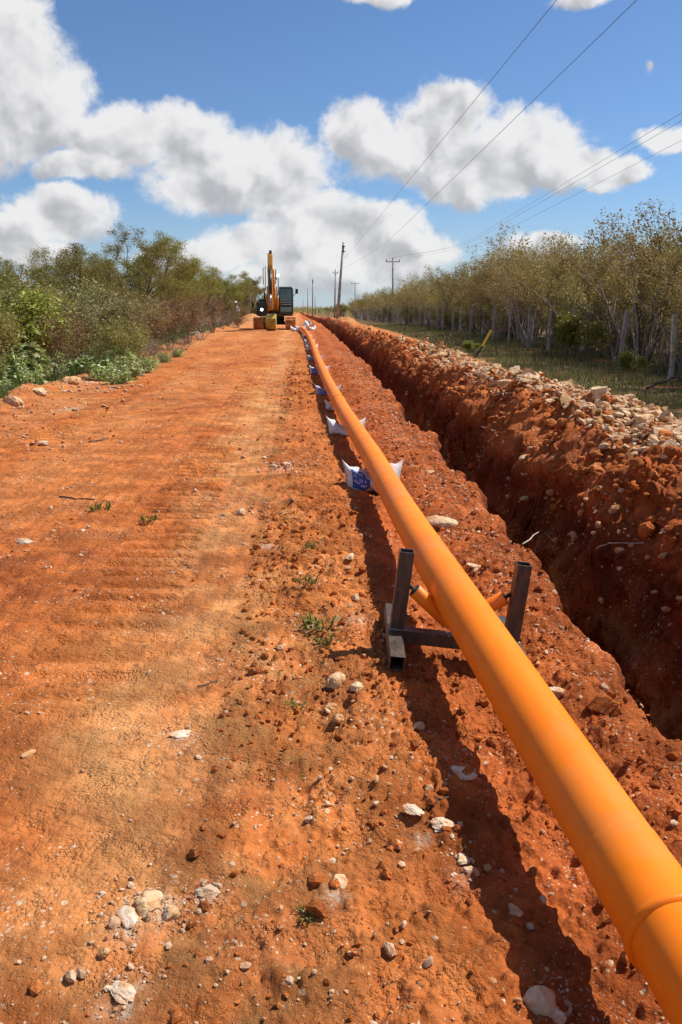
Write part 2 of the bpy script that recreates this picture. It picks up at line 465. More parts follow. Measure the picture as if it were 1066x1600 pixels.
# more columns where the trench wall and the bank stand
outr = 1 + (np.geomspace(.004, 60, 64))
tcol = np.concatenate([-outr[::-1], inner, outr])
Wd = 1.15 + .44 * np.clip(ys, 0, None)
Xg = tcol[None, :] * Wd[:, None] + .04 * np.clip(ys, 0, 40)[:, None]
Yg = np.repeat(ys[:, None], len(tcol), 1)
Zg = height(Xg, Yg)
# sideways crumbling of the steep faces (real overhangs, not only a height field)
Lp = lip(Yg)
wall = sst(Lp - .15, Lp + .15, Xg) * (1 - sst(Lp + 1.5, Lp + 2.1, Xg)) * (1 - sst(40, 80, Yg))
wx = .19 * fbm(Yg, Zg * 1.0 + Xg * .3, 2.2, 5, 120, .60) + .05 * fbm(Yg, Zg * 1.2, 11, 3, 121, .6)
Xd = Xg + wall * wx
Yd = Yg + wall * .08 * fbm(Xg, Zg + Yg * .3, 3.1, 3, 122)
nr, nc = Xg.shape
Xf, Yf = Xg.ravel(), Yg.ravel()
Lf = lip(Yf)
edge = -5.35 + .5 * vn(Yf * .35, Yf * 0, 40)
A_sand = (bump(Xf + .5 * fbm(Xf, Yf, 1.3, 3, 136), -.66 + .3 * vn(Yf * .3, Yf * 0, 130), .30) + .5 * bump(Xf, -4.3, .45) + .3 * bump(Xf, -2.7, .4) + .35 * sst(25, 60, Yf) * (Xf < 1) * (Xf > -5)) * .85 + .25 * sst(-.1, .35, fbm(Xf, Yf * .6, .4, 3, 131)) * (Xf < .4)
A_grey = bump(Xf, -.15 - .25 * sst(4, 12, Yf), .30) * (.4 + .9 * sst(-.2, .3, fbm(Xf, Yf, .8, 2, 132)))
A_fresh = sst(.35, .8, Xf) * (1 - sst(3.7, 4.4, Xf)) * .9
A_rub = sst(2.95, 3.5, Xf + .4 * fbm(Xf, Yf, 1.5, 2, 133)) * (1 - sst(5.2, 5.9, Xf)) * (1 - .6 * sst(16, 24, Yf))
A_rub = np.maximum(A_rub, bump(Xf, -3.9, 1.6) * bump(Yf, 70, 4) + .8 * bump(Xf, 4.1, 1.3) * bump(Yf, 70, 6))
A_rub = np.maximum(A_rub, .7 * bump(Xf, edge, .45))
A_rub = np.maximum(A_rub, sst(-.45, -.8, Zg.ravel()) * .45)
A_veg = np.maximum(sst(.1, .9, edge - Xf), sst(5.3, 6.0, Xf + .5 * vn(Xf, Yf, 134)))
CHALK = [(236, 1412, .050), (205, 1436, .045), (324, 1395, .026), (190, 1553, .045), (285, 1152, .035), (655, 1282, .03), (722, 1345, .035), (440, 728, .12), (150, 600, .4), (110, 640, .18), (560, 960, .05), (420, 850, .05), (520, 1385, .03)]
A_chalk = np.zeros(len(Xf))
for (cpx, cpy, cr) in CHALK:
    q_ = on_height(cpx, cpy, 0.02); A_chalk = np.maximum(A_chalk, np.exp(-(((Xf - q_.x) ** 2 + ((Yf - q_.y) * .8) ** 2) / (cr * 1.15) ** 2)))
A_chalk = np.clip(A_chalk * 1.1, 0, 1) * (.25 + .75 * sst(-.1, .2, fbm(Xf, Yf, 16, 4, 137, .65)))
ATT = dict(chalk=A_chalk, trench_shade=sst(.06, -.22, Zg.ravel() - G(Yf)) * (Xf > 1.2) * (Xf < 3.2) * (Yf < 120), sand=np.clip(A_sand, 0, 1), grey=np.clip(A_grey, 0, 1), fresh=A_fresh, rubble=np.clip(A_rub, 0, 1), veg=A_veg)  # includes the mask for painted shade below the trench rim
V = np.stack([Xd.ravel(), Yd.ravel(), Zg.ravel()], 1)
I = np.arange(nr * nc).reshape(nr, nc)
Q = np.stack([I[:-1, :-1], I[:-1, 1:], I[1:, 1:], I[1:, :-1]], -1).reshape(-1, 4)
qx = Xg[:-1, :-1].ravel(); qy = Yg[:-1, :-1].ravel(); ql = lip(qy)
reg = np.zeros(len(Q), int)                                  # 0 ground
reg[(qx > -5.5) & (qx <= ql - .05)] = 1                       # dirt road
reg[(qx > ql - .05) & (qx <= ql + 1.12)] = 2                  # trench
reg[(qx > ql + 1.12) & (qx <= 5.3) & (qy < 95)] = 3           # spoil bank
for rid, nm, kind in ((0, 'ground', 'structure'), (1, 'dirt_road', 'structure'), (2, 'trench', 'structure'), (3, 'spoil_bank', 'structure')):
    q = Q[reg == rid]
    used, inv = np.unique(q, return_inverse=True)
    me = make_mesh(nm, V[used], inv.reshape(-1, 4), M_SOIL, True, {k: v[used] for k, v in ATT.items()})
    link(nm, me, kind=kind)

# ------------------------------------------------------------------ rocks, clods, gravel
def ico(sub):
    bm = bmesh.new(); bmesh.ops.create_icosphere(bm, subdivisions=sub, radius=1)
    v = np.array([x.co[:] for x in bm.verts]); f = np.array([[a.index for a in p.verts] for p in bm.faces]); bm.free()
    return v, f
ICO = {k: ico(k) for k in (1, 2, 3, 4)}
def rock_verts(sub, r, planes=11, lo=.55, hi=.95, rough=.03):
    v = ICO[sub][0].copy()
    for _ in range(planes):
        n = r.normal(size=3); n /= np.linalg.norm(n)
        d = r.uniform(lo, hi)
        ex = np.clip(v @ n - d, 0, None)
        v -= ex[:, None] * n * .96
    if rough:
        s = r.integers(1000)
        k = fbm(v[:, 0] * 2 + 5 + v[:, 2], v[:, 1] * 2 + v[:, 2] * 1.7, 1.6, 3, int(s))
        v *= (1 + rough * 3 * k)[:, None]
    return v
def rotm(r, flat=.4):
    a = r.uniform(0, 2 * math.pi); b_ = r.normal() * flat; c = r.normal() * flat
    m = Matrix.Rotation(a, 3, 'Z') @ Matrix.Rotation(b_, 3, 'X') @ Matrix.Rotation(c, 3, 'Y')
    return np.array(m)
def scatter(name, xs, ys_, sizes, mat, sub, label=None, kind='stuff', aniso=(1., .8, .6), sink=.25, planes=7, cat=None, flat=.4, smooth=False, rough=.03):
    protos = [rock_verts(sub, rng, planes, rough=rough) for _ in range(14)]
    f0 = ICO[sub][1]; nv = len(ICO[sub][0])
    zs = height(xs, ys_)
    Vs, Fs = [], []
    for i, (x, y_, z, s) in enumerate(zip(xs, ys_, zs, sizes)):
        an = np.array(aniso) * rng.uniform(.7, 1.3, 3)
        v = (protos[rng.integers(14)] * an * s) @ rotm(rng, flat).T
        zr = -v[:, 2].min()
        v = v + np.array([x, y_, z + zr * (1 - 2 * sink)])
        Vs.append(v); Fs.append(f0 + i * nv)
    me = make_mesh(name, np.concatenate(Vs), np.concatenate(Fs), mat, smooth)
    o = link(name, me, label=label, cat=cat, kind=kind)
    return o
def sample_view(n, ymin, ymax, xf, power=1.):
    """points denser close to the camera; xf(Y) -> x range"""
    u = rng.random(n)
    Y_ = ymin * (ymax / ymin) ** (u ** power)
    a, b_ = xf(Y_)
    return a + (b_ - a) * rng.random(n), Y_
# red clods of the churned strip and of the bank
x1, y1 = sample_view(15000, 1.4, 26, lambda Y_: (-.35 - .0 * Y_, lip(Y_) + .0))
keep = rng.random(len(x1)) < np.clip(.35 + .9 * fbm(x1, y1, 1.2, 2, 140), .08, 1)
x1, y1 = x1[keep], y1[keep]
s1 = .0056 * np.exp(rng.normal(size=len(x1)) * .6) * (1 + .12 * y1)
scatter('soil_clods', x1, y1, np.clip(s1, .0025, .032), M_CLOD, 1, 'crumbled red earth clods strewn between the road and the trench', cat='soil', aniso=(1, .9, .75), rough=.08, sink=.32)
x2, y2 = sample_view(6500, 3.0, 40, lambda Y_: (lip(Y_) + .95, lip(Y_) * 0 + 4.1))
s2 = .013 * np.exp(rng.normal(size=len(x2)) * .62) * (1 + .05 * y2)
scatter('bank_clods', x2, y2, np.clip(s2, .005, .075), M_CLOD, 2, 'heavy red clods piled along the right edge of the trench', cat='soil', aniso=(1, .9, .8), planes=5, rough=.11, sink=.35)
# road clods
x3, y3 = sample_view(3600, 1.5, 40, lambda Y_: (-5.2 + 0 * Y_, -.2 + 0 * Y_), .9)
k3 = rng.random(len(x3)) < np.clip(.15 + 1.3 * fbm(x3, y3 * .7, .8, 3, 141), .05, 1)
x3, y3 = x3[k3], y3[k3]
scatter('road_crumbs', x3, y3, np.clip(.005 * np.exp(rng.normal(size=len(x3)) * .6) * (1 + .1 * y3), .003, .03), M_CLOD, 1, 'small crumbs of dry earth lying on the graded road', cat='soil', aniso=(1, .9, .7))
# gravel
x4, y4 = sample_view(6500, 1.4, 30, lambda Y_: (-1.3 - .30 * Y_, .75 + .25 * np.clip(Y_, 0, 3)))
k4 = rng.random(len(x4)) < np.clip(.25 + 1.0 * fbm(x4, y4, 1.0, 2, 142) + .35 * (x4 > -.4), .05, 1)
x4, y4 = x4[k4], y4[k4]
scatter('gravel', x4, y4, np.clip(.0036 * np.exp(rng.normal(size=len(x4)) * .6) * (1 + .14 * y4), .002, .022), M_PEB, 1, 'pale gravel bits pressed into the red road', cat='gravel', aniso=(1, .85, .6), sink=.3)
x5, y5 = sample_view(1200, 3.2, 30, lambda Y_: (lip(Y_) - .6, lip(Y_) + 0.))
scatter('berm_gravel', x5, y5, np.clip(.005 * np.exp(rng.normal(size=len(x5)) * .6) * (1 + .12 * y5), .003, .028), M_PEB, 1, 'pale gravel bits on the earth strip between pipe and trench', cat='gravel', sink=.25)
# rubble small
x6, y6 = sample_view(15000, 4.0, 30, lambda Y_: (2.85 + .015 * Y_, 5.2 + 0 * Y_), .9)
k6 = (rng.random(len(x6)) < .12 + .88 * sst(2.95, 3.5, x6)) & (fbm(x6, y6, 1.1, 3, 145) > -.32); x6, y6 = x6[k6], y6[k6]
scatter('rubble_chips', x6, y6, np.clip(.026 * np.exp(rng.normal(size=len(x6)) * .5) * (1 + .02 * y6), .008, .07), M_ROCK, 1, 'broken limestone chips covering the stone heap', cat='rubble', aniso=(1.2, .9, .5), sink=.08, planes=10)
x7 = rng.normal(-5.35, .35, 900); y7 = rng.uniform(7, 60, 900)
scatter('verge_chips', x7, y7, np.clip(.022 * np.exp(rng.normal(size=900) * .6), .008, .09), M_ROCK, 1, 'scattered stone chips along the left road edge', cat='rubble', sink=.25)

# individual rocks
ROCKP = {}
def rock_mesh(key, sub, mat, aniso, planes=11, rough=.03, smooth=False):
    r = np.random.default_rng(key)
    return make_mesh('rock_mesh', rock_verts(sub, r, planes, rough=rough) * np.array(aniso), ICO[sub][1], mat, smooth)
def slab_mesh(key, mat, aniso):
    r = np.random.default_rng(key)
    v = ICO[3][0].copy()
    for n in [(0, 0, 1), (0, 0, -1)] + [(math.cos(a), math.sin(a), r.normal() * .25) for a in np.arange(5) * 1.256 + r.uniform(-.35, .35, 5)] + [tuple(r.normal(size=3)) for _ in range(3)]:
        n = np.array(n, float); n /= np.linalg.norm(n); d = r.uniform(.42, .72)
        ex = np.clip(v @ n - d, 0, None); v -= ex[:, None] * n
    v *= (1 + .12 * fbm(v[:, 0] * 2 + v[:, 2], v[:, 1] * 2 + v[:, 2] * 1.7, 1.8, 3, key))[:, None] * 1.45
    return make_mesh('slab_mesh', v * np.array(aniso), ICO[3][1], mat, False)
def place_rock(name, x, y_, size, mat, label, aniso=(1, .8, .55), rot=None, sink=.2, key=None, sub=4, cat='rock', group=None, planes=12, z=None):
    me = rock_mesh(key or int(abs(x * 1000) + y_ * 77), sub, mat, np.array(aniso) * size, planes, .075)
    o = link(name, me, label=label, cat=cat, group=group)
    o.rotation_euler = rot or (random.gauss(0, .15), random.gauss(0, .15), random.uniform(0, 6.28))
    base = zat(x, y_) if z is None else z
    o.location = (x, y_, base + size * aniso[2] * (1 - 2 * sink))
    return o
def G0(px, py):
    """ground point seen at a photo pixel (march along the ray)"""
    d = ray(px, py); p = Vector((0, 0, EYE)); lo = None
    ts = np.geomspace(1.2, 120, 900)
    P = np.array([0, 0, EYE])[None] + ts[:, None] * np.array(d)[None]
    hz = height(P[:, 0], P[:, 1])
    k = np.argmax(P[:, 2] < hz)
    return P[k, 0], P[k, 1]
ROCKS = [  # px, py, half-size m, material, aniso, label
    (525, 1068, .050, M_ROCK, (1, .8, .8), 'angular cream rock touching a flatter one, below the left foot of the roller stand'),
    (558, 1078, .038, M_ROCK, (.8, 1, .6), 'tilted ochre and cream slab just right of the angular cream rock by the stand'),
    (518, 1106, .026, M_OCHRE, (1, .8, .6), 'small pale stone sitting above a round red one, below the angular cream rock'),
    (527, 1130, .028, M_OCHRE, (1, 1, .75), 'round reddish stone on the churned strip below the small pale stone'),
    (655, 1142, .026, M_ROCK, (1, .85, .8), 'knobbly tan stone left of the pipe shadow near the stand'),
    (645, 1270, .034, M_WHITE, (1.1, .8, .3), 'bright white flat stone left of the larger round grey-white stone'),
    (692, 1292, .046, M_WHITE, (1.05, .95, .45), 'round grey-white stone half sunk beside the pipe shadow'),
    (722, 1348, .030, M_ROCK, (1.1, .8, .5), 'white topped stone half covered by red earth left of the shadow'),
    (803, 1426, .026, M_ROCK, (1.2, .8, .5), 'small pale stone at the left edge of the pipe shadow'),
    (838, 1578, .050, M_ROCK, (1, .8, .9), 'blocky yellow-cream rock at the bottom edge of the photo beside the shadow'),
    (868, 1594, .030, M_WHITE, (1, .8, .8), 'smaller pale rock right against the blocky rock at the bottom edge'),
    (236, 1416, .050, M_ROCK, (1.0, .8, .45), 'largest crumbling cream stone on the road at lower left'),
    (200, 1436, .040, M_WHITE, (1.2, .8, .35), 'white crumbling stone beside the largest cream stone on the road'),
    (266, 1432, .030, M_OCHRE, (1, .9, .6), 'yellowish lump on the right end of the crumbling stones on the road'),
    (324, 1398, .030, M_WHITE, (.8, 1.2, .45), 'upright patch of white crumbled stone right of the crumbling group'),
    (190, 1556, .038, M_WHITE, (1.2, .8, .35), 'broken white stone near the bottom left of the road'),
    (163, 1497, .022, M_OCHRE, (1, .8, .8), 'smooth brown egg-shaped stone above the broken white stone'),
    (532, 1381, .030, M_ROCK, (1, .7, .4), 'flat ochre chip at the edge of the track print, low centre'),
    (610, 1495, .026, M_ROCK, (.6, 1.2, .5), 'narrow yellow stone standing out of the gravel, low centre'),
    (285, 1150, .040, M_WHITE, (1.3, .8, .22), 'thin white flake pressed into the smooth road'),
    (45, 1180, .026, M_OCHRE, (1.3, .7, .4), 'brown flat stone alone on the smooth road at left'),
    (693, 822, .13, M_ROCK, (1.15, .72, .42), 'big pale slab between the pipe and the trench, casting a hard shadow'),
    (745, 890, .045, M_ROCK, (1.5, .6, .4), 'long pale stone right of the pipe above the roller stand'),
    (868, 1086, .045, M_WHITE, (.8, 1, .6), 'pale stone peeping out right of the pipe below the stand'),
    (554, 938, .035, M_ROCK, (1, .8, .8), 'small cream stone left of the stand post, with its own shadow'),
    (547, 880, .040, M_ROCK, (1.3, .7, .4), 'wedge of pale stone left of the pipe shadow above the stand'),
    (725, 1215, .040, M_WHITE, (.8, 1.3, .4), 'pale stone lying inside the pipe shadow'),
    (672, 740, .06, M_ROCK, (1.2, .8, .4), 'cream stone behind the nearest sandbag, towards the trench'),
    (937, 1110, .07, M_CLOD, (1.1, .9, .75), 'largest red earth lump on the bank right of the pipe'),
    (68, 695, .07, M_WHITE, (1, .8, .6), 'small heap-like white stone on the left of the road'),
    (165, 635, .09, M_ROCK, (1.5, .7, .2), 'flat pink-white stone on the road near the left verge'),
    (40, 848, .07, M_WHITE, (1.2, .8, .35), 'flat white stone at the far left of the smooth road'),
    (18, 632, .20, M_ROCK, (1.1, .8, .6), 'pale boulder at the left edge of the photo beside the weeds'),
    (62, 616, .20, M_ROCK, (1.1, .8, .5), 'cream boulder in the road-edge heap under the weeds'),
    (112, 600, .20, M_OCHRE, (1.2, .8, .6), 'reddish boulder on top of the road-edge heap'),
    (140, 594, .20, M_ROCK, (1.4, .5, .4), 'slanting cream slab leaning on the reddish boulder'),
    (305, 524, .26, M_WHITE, (1.15, .8, .75), 'white domed stone on the left verge before the excavator'),
    (448, 728, .06, M_WHITE, (1, .9, .5), 'white broken stone on the road left of the second sandbag'),
    (428, 730, .05, M_WHITE, (1, .7, .5), 'smaller white stone left of the white broken stone by the sandbags'),
    (160, 1400, .012, M_WHITE, (1, .8, .6), 'tiny white pebble above the crumbling stones'),
]
for (px, py, s, mt, an, lb) in ROCKS:
    gx, gy = G0(px, py)
    place_rock('rock' if mt is not M_CLOD else 'earth_clod', gx, gy, s, mt, lb, an, key=int(px * 3 + py), sink=.38, cat='rock' if mt is not M_CLOD else 'clod')
nw = 520
yw = 3. * (25 / 3.) ** rng.random(nw); xw = lip(yw) + .98 - rng.random(nw) * .34
scatter('wall_stones', xw, yw, np.clip(.016 * np.exp(rng.normal(size=nw) * .6) * (1 + .04 * yw), .006, .07), M_OCHRE, 1, 'stones sticking out of the cut trench wall', cat='rubble', sink=.3)
# crumbled chalk round the broken stones
cx_, cy_, cs_ = [], [], []
for (px, py, n_, rad_) in ((225, 1425, 200, .075), (324, 1395, 60, .035), (190, 1553, 90, .06), (285, 1152, 25, .05), (722, 1350, 40, .05), (400, 1500, 60, .2), (470, 1230, 50, .12), (640, 1180, 40, .12),
                           (440, 728, 90, .22), (150, 610, 140, .6), (60, 690, 60, .5), (30, 640, 120, .7), (700, 750, 60, .25), (365, 800, 70, .3), (520, 1120, 40, .08), (860, 1560, 40, .06), (500, 1290, 60, .15), (560, 1240, 50, .15)):
    gx, gy = G0(px, py)
    for _ in range(n_):
        cx_.append(gx + random.gauss(0, rad_)); cy_.append(gy + random.gauss(0, rad_)); cs_.append(.0042 * (1 + .35 * max(0, gy - 2.5) ** .9) * math.exp(random.gauss(0, .55)))
scatter('chalk_crumbs', np.array(cx_), np.array(cy_), np.clip(cs_, .002, .05), M_PEB, 1, 'pale crumbs of broken chalk around the road stones', cat='gravel', aniso=(1, .85, .6), sink=.2)
# slabs of the stone heap beside the trench
slab_protos = [slab_mesh(900 + i, M_ROCK if i % 3 else M_OCHRE, (1.2, .85, .40 + .12 * (i % 3))) for i in range(12)]
cand_x = rng.uniform(3.1, 5.1, 1300); cand_y = 4.6 * (26 / 4.6) ** rng.random(1300)
hz = height(cand_x, cand_y, True)
placed = []
n_slab = 0
for cx, cy, cz in zip(cand_x, cand_y, hz):
    s = .075 * math.exp(rng.normal() * .38) * (1 + .015 * cy)
    s = min(s, .028 + .009 * cy, .15)
    if any((cx - a) ** 2 + (cy - b_) ** 2 < (.75 * (s + c)) ** 2 for a, b_, c in placed): continue
    if cx < 3.2 + .03 * cy and rng.random() < .55: continue
    placed.append((cx, cy, s)); n_slab += 1
    o = link('broken_stone', slab_protos[rng.integers(12)], label='pale broken limestone slab in the heap along the trench', cat='stone', group='pale stones heaped along the trench')
    o.scale = (s, s, s); o.rotation_euler = (rng.normal() * .45, rng.normal() * .45 - .15, rng.uniform(0, 6.28))
    o.location = (cx, cy, cz + s * .28)
    if n_slab >= 285: break

# ------------------------------------------------------------------ tubes and boxes
class MB:
    def __init__(s): s.v = []; s.f = []
    def add(s, V_, F_):
        o = len(s.v); s.v += [tuple(a) for a in V_]; s.f += [tuple(i + o for i in f) for f in F_]
    def tube(s, pts, rad, n=8, cap=True):
        pts = [Vector(p) for p in pts]
        if not hasattr(rad, '__len__'): rad = [rad] * len(pts)
        V_, F_ = [], []
        prev = None
        for i, p in enumerate(pts):
            t = (pts[min(i + 1, len(pts) - 1)] - pts[max(i - 1, 0)]).normalized()
            if prev is None:
                a = t.orthogonal().normalized()
            else:
                a = (prev - t * prev.dot(t)).normalized()
            prev = a; b_ = t.cross(a)
            for k in range(n):
                an = 2 * math.pi * k / n
                V_.append(p + (a * math.cos(an) + b_ * math.sin(an)) * rad[i])
        for i in range(len(pts) - 1):
            for k in range(n):
                F_.append((i * n + k, i * n + (k + 1) % n, (i + 1) * n + (k + 1) % n, (i + 1) * n + k))
        if cap:
            F_.append(tuple(range(n - 1, -1, -1))); F_.append(tuple((len(pts) - 1) * n + k for k in range(n)))
        s.add(V_, F_)
    def box(s, c, size, rot=None, taper=None):
        c = Vector(c); hx, hy, hz_ = [a / 2 for a in size]
        m = rot if rot is not None else Matrix.Identity(3)
        V_ = []
        for sx in (-1, 1):
            for sy in (-1, 1):
                for sz in (-1, 1):
                    k = 1 if taper is None or sz < 0 else taper
                    V_.append(c + m @ Vector((sx * hx * k, sy * hy * k, sz * hz_)))
        s.add(V_, [(0, 1, 3, 2), (4, 6, 7, 5), (0, 4, 5, 1), (2, 3, 7, 6), (0, 2, 6, 4), (1, 5, 7, 3)])
    def prism(s, poly, x0, x1):
        """side outline poly [(y,z)] extruded along X"""
        n = len(poly)
        V_ = [(x0, a, b_) for a, b_ in poly] + [(x1, a, b_) for a, b_ in poly]
        F_ = [tuple(range(n)), tuple(range(2 * n - 1, n - 1, -1))] + [(i, i + n, (i + 1) % n + n, (i + 1) % n) for i in range(n)]
        s.add(V_, F_)
    def mesh(s, name, mat, bevel=0, smooth=False, segs=2):
        bm = bmesh.new()
        vs = [bm.verts.new(a) for a in s.v]
        for f in s.f:
            try: bm.faces.new([vs[i] for i in f])
            except ValueError: pass
        bmesh.ops.recalc_face_normals(bm, faces=bm.faces)
        if bevel:
            es = [e for e in bm.edges if len(e.link_faces) == 2 and e.calc_face_angle(0) > .6]
            bmesh.ops.bevel(bm, geom=es, offset=bevel, segments=segs, affect='EDGES', profile=.5)
        me = bpy.data.meshes.new(name); bm.to_mesh(me); bm.free()
        for p in me.polygons: p.use_smooth = smooth
        me.materials.append(mat); return me
    def build(s, name, mat, parent=None, bevel=0, smooth=False, **kw):
        return link(name, s.mesh(name, mat, bevel, smooth), parent, **kw)

# ------------------------------------------------------------------ the pipe
def pipe_mat():
    m, t, b = new_mat("orange_pipe_coating")
    p = t.node('ShaderNodeTexCoord').outputs['Object']
    st = t.vm('MULTIPLY', p, (1, .12, 1))
    c = t.mix(t.ramp(t.noise(p, 3, 4, .6), .3, .7), (.91, .192, .002, 1), (.94, .222, .003, 1))
    c = t.mix(t.m('MULTIPLY', t.ramp(t.noise(p, 7, 6, .72), .54, .76), .30), c, (.66, .20, .03, 1))
    c = t.mix(t.m('MULTIPLY', t.ramp(t.noise(p, 42, 5, .75), .66, .74), .75), c, (.18, .10, .05, 1))
    c = t.mix(t.m('MULTIPLY', t.ramp(t.noise(t.vm('MULTIPLY', p, (9, .8, 9)), 7, 5, .7), .58, .72), .22), c, (.98, .42, .10, 1))
    c = t.mix(t.m('MULTIPLY', t.ramp(t.noise(p, 2.2, 6, .7), .46, .68), .42), c, (.66, .20, .055, 1))
    t.l.new(c, b.inputs['Base Color'])
    t.l.new(t.ramp(t.noise(p, 9, 4, .6), .3, .7, .46, .62), b.inputs['Roughness'])
    b.inputs['Specular IOR Level'].default_value = .22
    bump_to(t, b, t.noise(p, 45, 4, .6), .0006, .4)
    return m
M_PIPE = pipe_mat()
PR = .1055
PC = [(1600, 1140), (1500, 1079), (1400, 1010), (1300, 947), (1200, 883), (1100, 820.5), (1000, 757.5), (900, 691.5), (800, 630.5), (720, 586), (675, 557.5), (640, 535.5), (600, 514), (560, 496), (535, 487.5), (520, 479.5), (512, 471)]
pp = []
for (py, px) in PC:
    z = .2
    for _ in range(12):
        P = on_height(px, py, z)
        z = float(G(P.y)) + .19 + .085 * math.exp(-((P.y - 3.8) / 1.3) ** 2)
    pp.append(P)
pp = [pp[0] + (pp[0] - pp[1]) * k for k in (9, 6, 3, 1.5)] + pp
pp[0].z = pp[1].z = pp[2].z = pp[3].z = pp[4].z
end = pp[-1].copy()
# smooth the path by Y and resample
PYs = np.array([p.y for p in pp]); PXs = np.array([p.x for p in pp]); PZs = np.array([p.z for p in pp])
def path(Y_):
    w = np.linspace(-1, 1, 9) * (.35 + .05 * np.clip(Y_, 0, 40))
    k = 1 - np.abs(np.linspace(-1, 1, 9)) * .9
    return float((np.interp(Y_ + w, PYs, PXs) * k).sum() / k.sum()), float((np.interp(Y_ + w, PYs, PZs) * k).sum() / k.sum())
KY = [PYs[0] + .6]
while KY[-1] < PYs[-1] - .6: KY.append(KY[-1] + max(1.1, .14 * KY[-1]))
KY[-1] = PYs[-1] - .2
KY = np.array(KY); KX, KZ = np.array([path(a) for a in KY]).T
def hermite(K, Vv, a):
    m_ = np.gradient(Vv, K); i_ = int(np.clip(np.searchsorted(K, a) - 1, 0, len(K) - 2))
    h_ = K[i_ + 1] - K[i_]; u = (a - K[i_]) / h_
    return float((2 * u ** 3 - 3 * u * u + 1) * Vv[i_] + (u ** 3 - 2 * u * u + u) * h_ * m_[i_] + (3 * u * u - 2 * u ** 3) * Vv[i_ + 1] + (u ** 3 - u * u) * h_ * m_[i_ + 1])
def path(a):
    return hermite(KY, KX, a), hermite(KY, KZ, a)
yy = [PYs[0] + .6]
while yy[-1] < PYs[-1] - .2: yy.append(yy[-1] + max(.12, .03 * yy[-1]))
pipe = empty('pipeline', (path(1.5)[0], 1.5, path(1.5)[1] - PR), 'long orange coated steel pipe laid along the red dirt road beside the trench', 'pipe')
def add_local(mb, name, mat, parent, **kw):
    off = parent.location
    mb.v = [(a[0] - off[0], a[1] - off[1], a[2] - off[2]) for a in mb.v]
    return mb.build(name, mat, parent, **kw)
mb = MB(); mb.tube([(path(a)[0], a, path(a)[1]) for a in yy], PR, 64)
add_local(mb, 'pipe_wall', M_PIPE, pipe, smooth=True)
PIPE_END = Vector((path(yy[-1])[0], yy[-1], path(yy[-1])[1]))
def sleeve(yc, ln=.30):
    mb = MB()
    ks = [(-ln / 2, .0005), (-ln / 2 + .003, .007), (-ln / 2 + .012, .0115), (-ln / 2 + .021, .007), (-ln / 2 + .03, .0028), (0, .0028), (ln / 2 - .02, .0024), (ln / 2 - .004, .0022), (ln / 2, .0004)]
    pts = [(path(yc + a)[0], yc + a, path(yc + a)[1]) for a, _ in ks]
    mb.tube(pts, [PR + d for _, d in ks], 64, cap=False)
    add_local(mb, 'joint_sleeve', M_PIPE, pipe, smooth=True)
# nearest joint: its lower rim shows at the bottom right of the picture
def y_on_pipe(py_target):
    best = min(np.linspace(1, 30, 4000), key=lambda a: abs(800 - 1289 * 0 - py_target - (lambda q: 1289 * (q.y / -q.z))(ROT.transposed() @ (Vector((path(a)[0], a, path(a)[1] + .0)) - Vector((0, 0, EYE))))))
    return float(best)
yj = y_on_pipe(1470)
for k in range(5): sleeve(yj + .15 + 11.6 * k)

# ------------------------------------------------------------------ roller stand
def steel_mat():
    m, t, b = new_mat("dark_steel")
    p = t.node('ShaderNodeTexCoord').outputs['Object']
    st = t.vm('MULTIPLY', p, (1, 1, .15))
    c = t.mix(t.ramp(t.noise(st, 40, 5, .65), .3, .7), (.045, .033, .024, 1), (.105, .078, .055, 1))
    c = t.mix(t.m('MULTIPLY', t.ramp(t.noise(p, 14, 6, .7), .50, .68), .6), c, (.17, .075, .035, 1))
    t.l.new(c, b.inputs['Base Color']); b.inputs['Metallic'].default_value = .15
    t.l.new(t.ramp(t.noise(p, 20, 4, .6), .3, .7, .32, .6), b.inputs['Roughness'])
    return m
M_STEEL = steel_mat()
M_WELD = simple("weld_bead", (.36, .33, .29), .4, .7, var=.3, scale=80, bumpd=.002)
M_BLACK = simple("black_rubber", (.02, .02, .02), .6, var=.2)
def sq_tube(mb, p0, p1, s=.07, th=.005, up=(0, 0, 1)):
    p0, p1 = Vector(p0), Vector(p1)
    t = (p1 - p0).normalized(); u = Vector(up); u = (u - t * u.dot(t)).normalized(); w = t.cross(u)
    V_ = []
    for p in (p0, p1):
        for h in (s / 2, s / 2 - th):
            for a, b_ in ((-1, -1), (1, -1), (1, 1), (-1, 1)):
                V_.append(p + w * a * h + u * b_ * h)
    F_ = []
    for k in range(4):
        j = (k + 1) % 4
        F_ += [(k, j, 8 + j, 8 + k), (4 + j, 4 + k, 12 + k, 12 + j), (k, 4 + k, 4 + j, j), (8 + k, 8 + j, 12 + j, 12 + k)]
    mb.add(V_, F_)
sy = 3.80
px_, pz_ = path(sy)
tilt = .11
stand = empty('roller_stand', (px_, sy, pz_ - .285), 'dark square-tube steel stand with two orange rollers carrying the pipe', 'stand', rot=(0, tilt, R(-4)))
HW = .285
for sx in (-1, 1):
    mb = MB(); sq_tube(mb, (sx * (HW + .01), -.36, .036), (sx * (HW + .01), .34, .036), .07); mb.build('foot', M_STEEL, stand, bevel=.0025)
    mb = MB(); sq_tube(mb, (sx * HW, 0, .0725), (sx * HW, 0, .47), .07, up=(0, 1, 0)); mb.build('post', M_STEEL, stand, bevel=.0025)
    mb = MB()
    for e in ((-.037, -.037, .037, -.037), (-.037, .037, .037, .037), (-.037, -.037, -.037, .037), (.037, -.037, .037, .037)):
        mb.tube([(sx * HW + e[0], e[1], .073), (sx * HW + e[2], e[3], .073)], .004, 6)
    mb.build('weld_seam', M_WELD, stand, smooth=True)
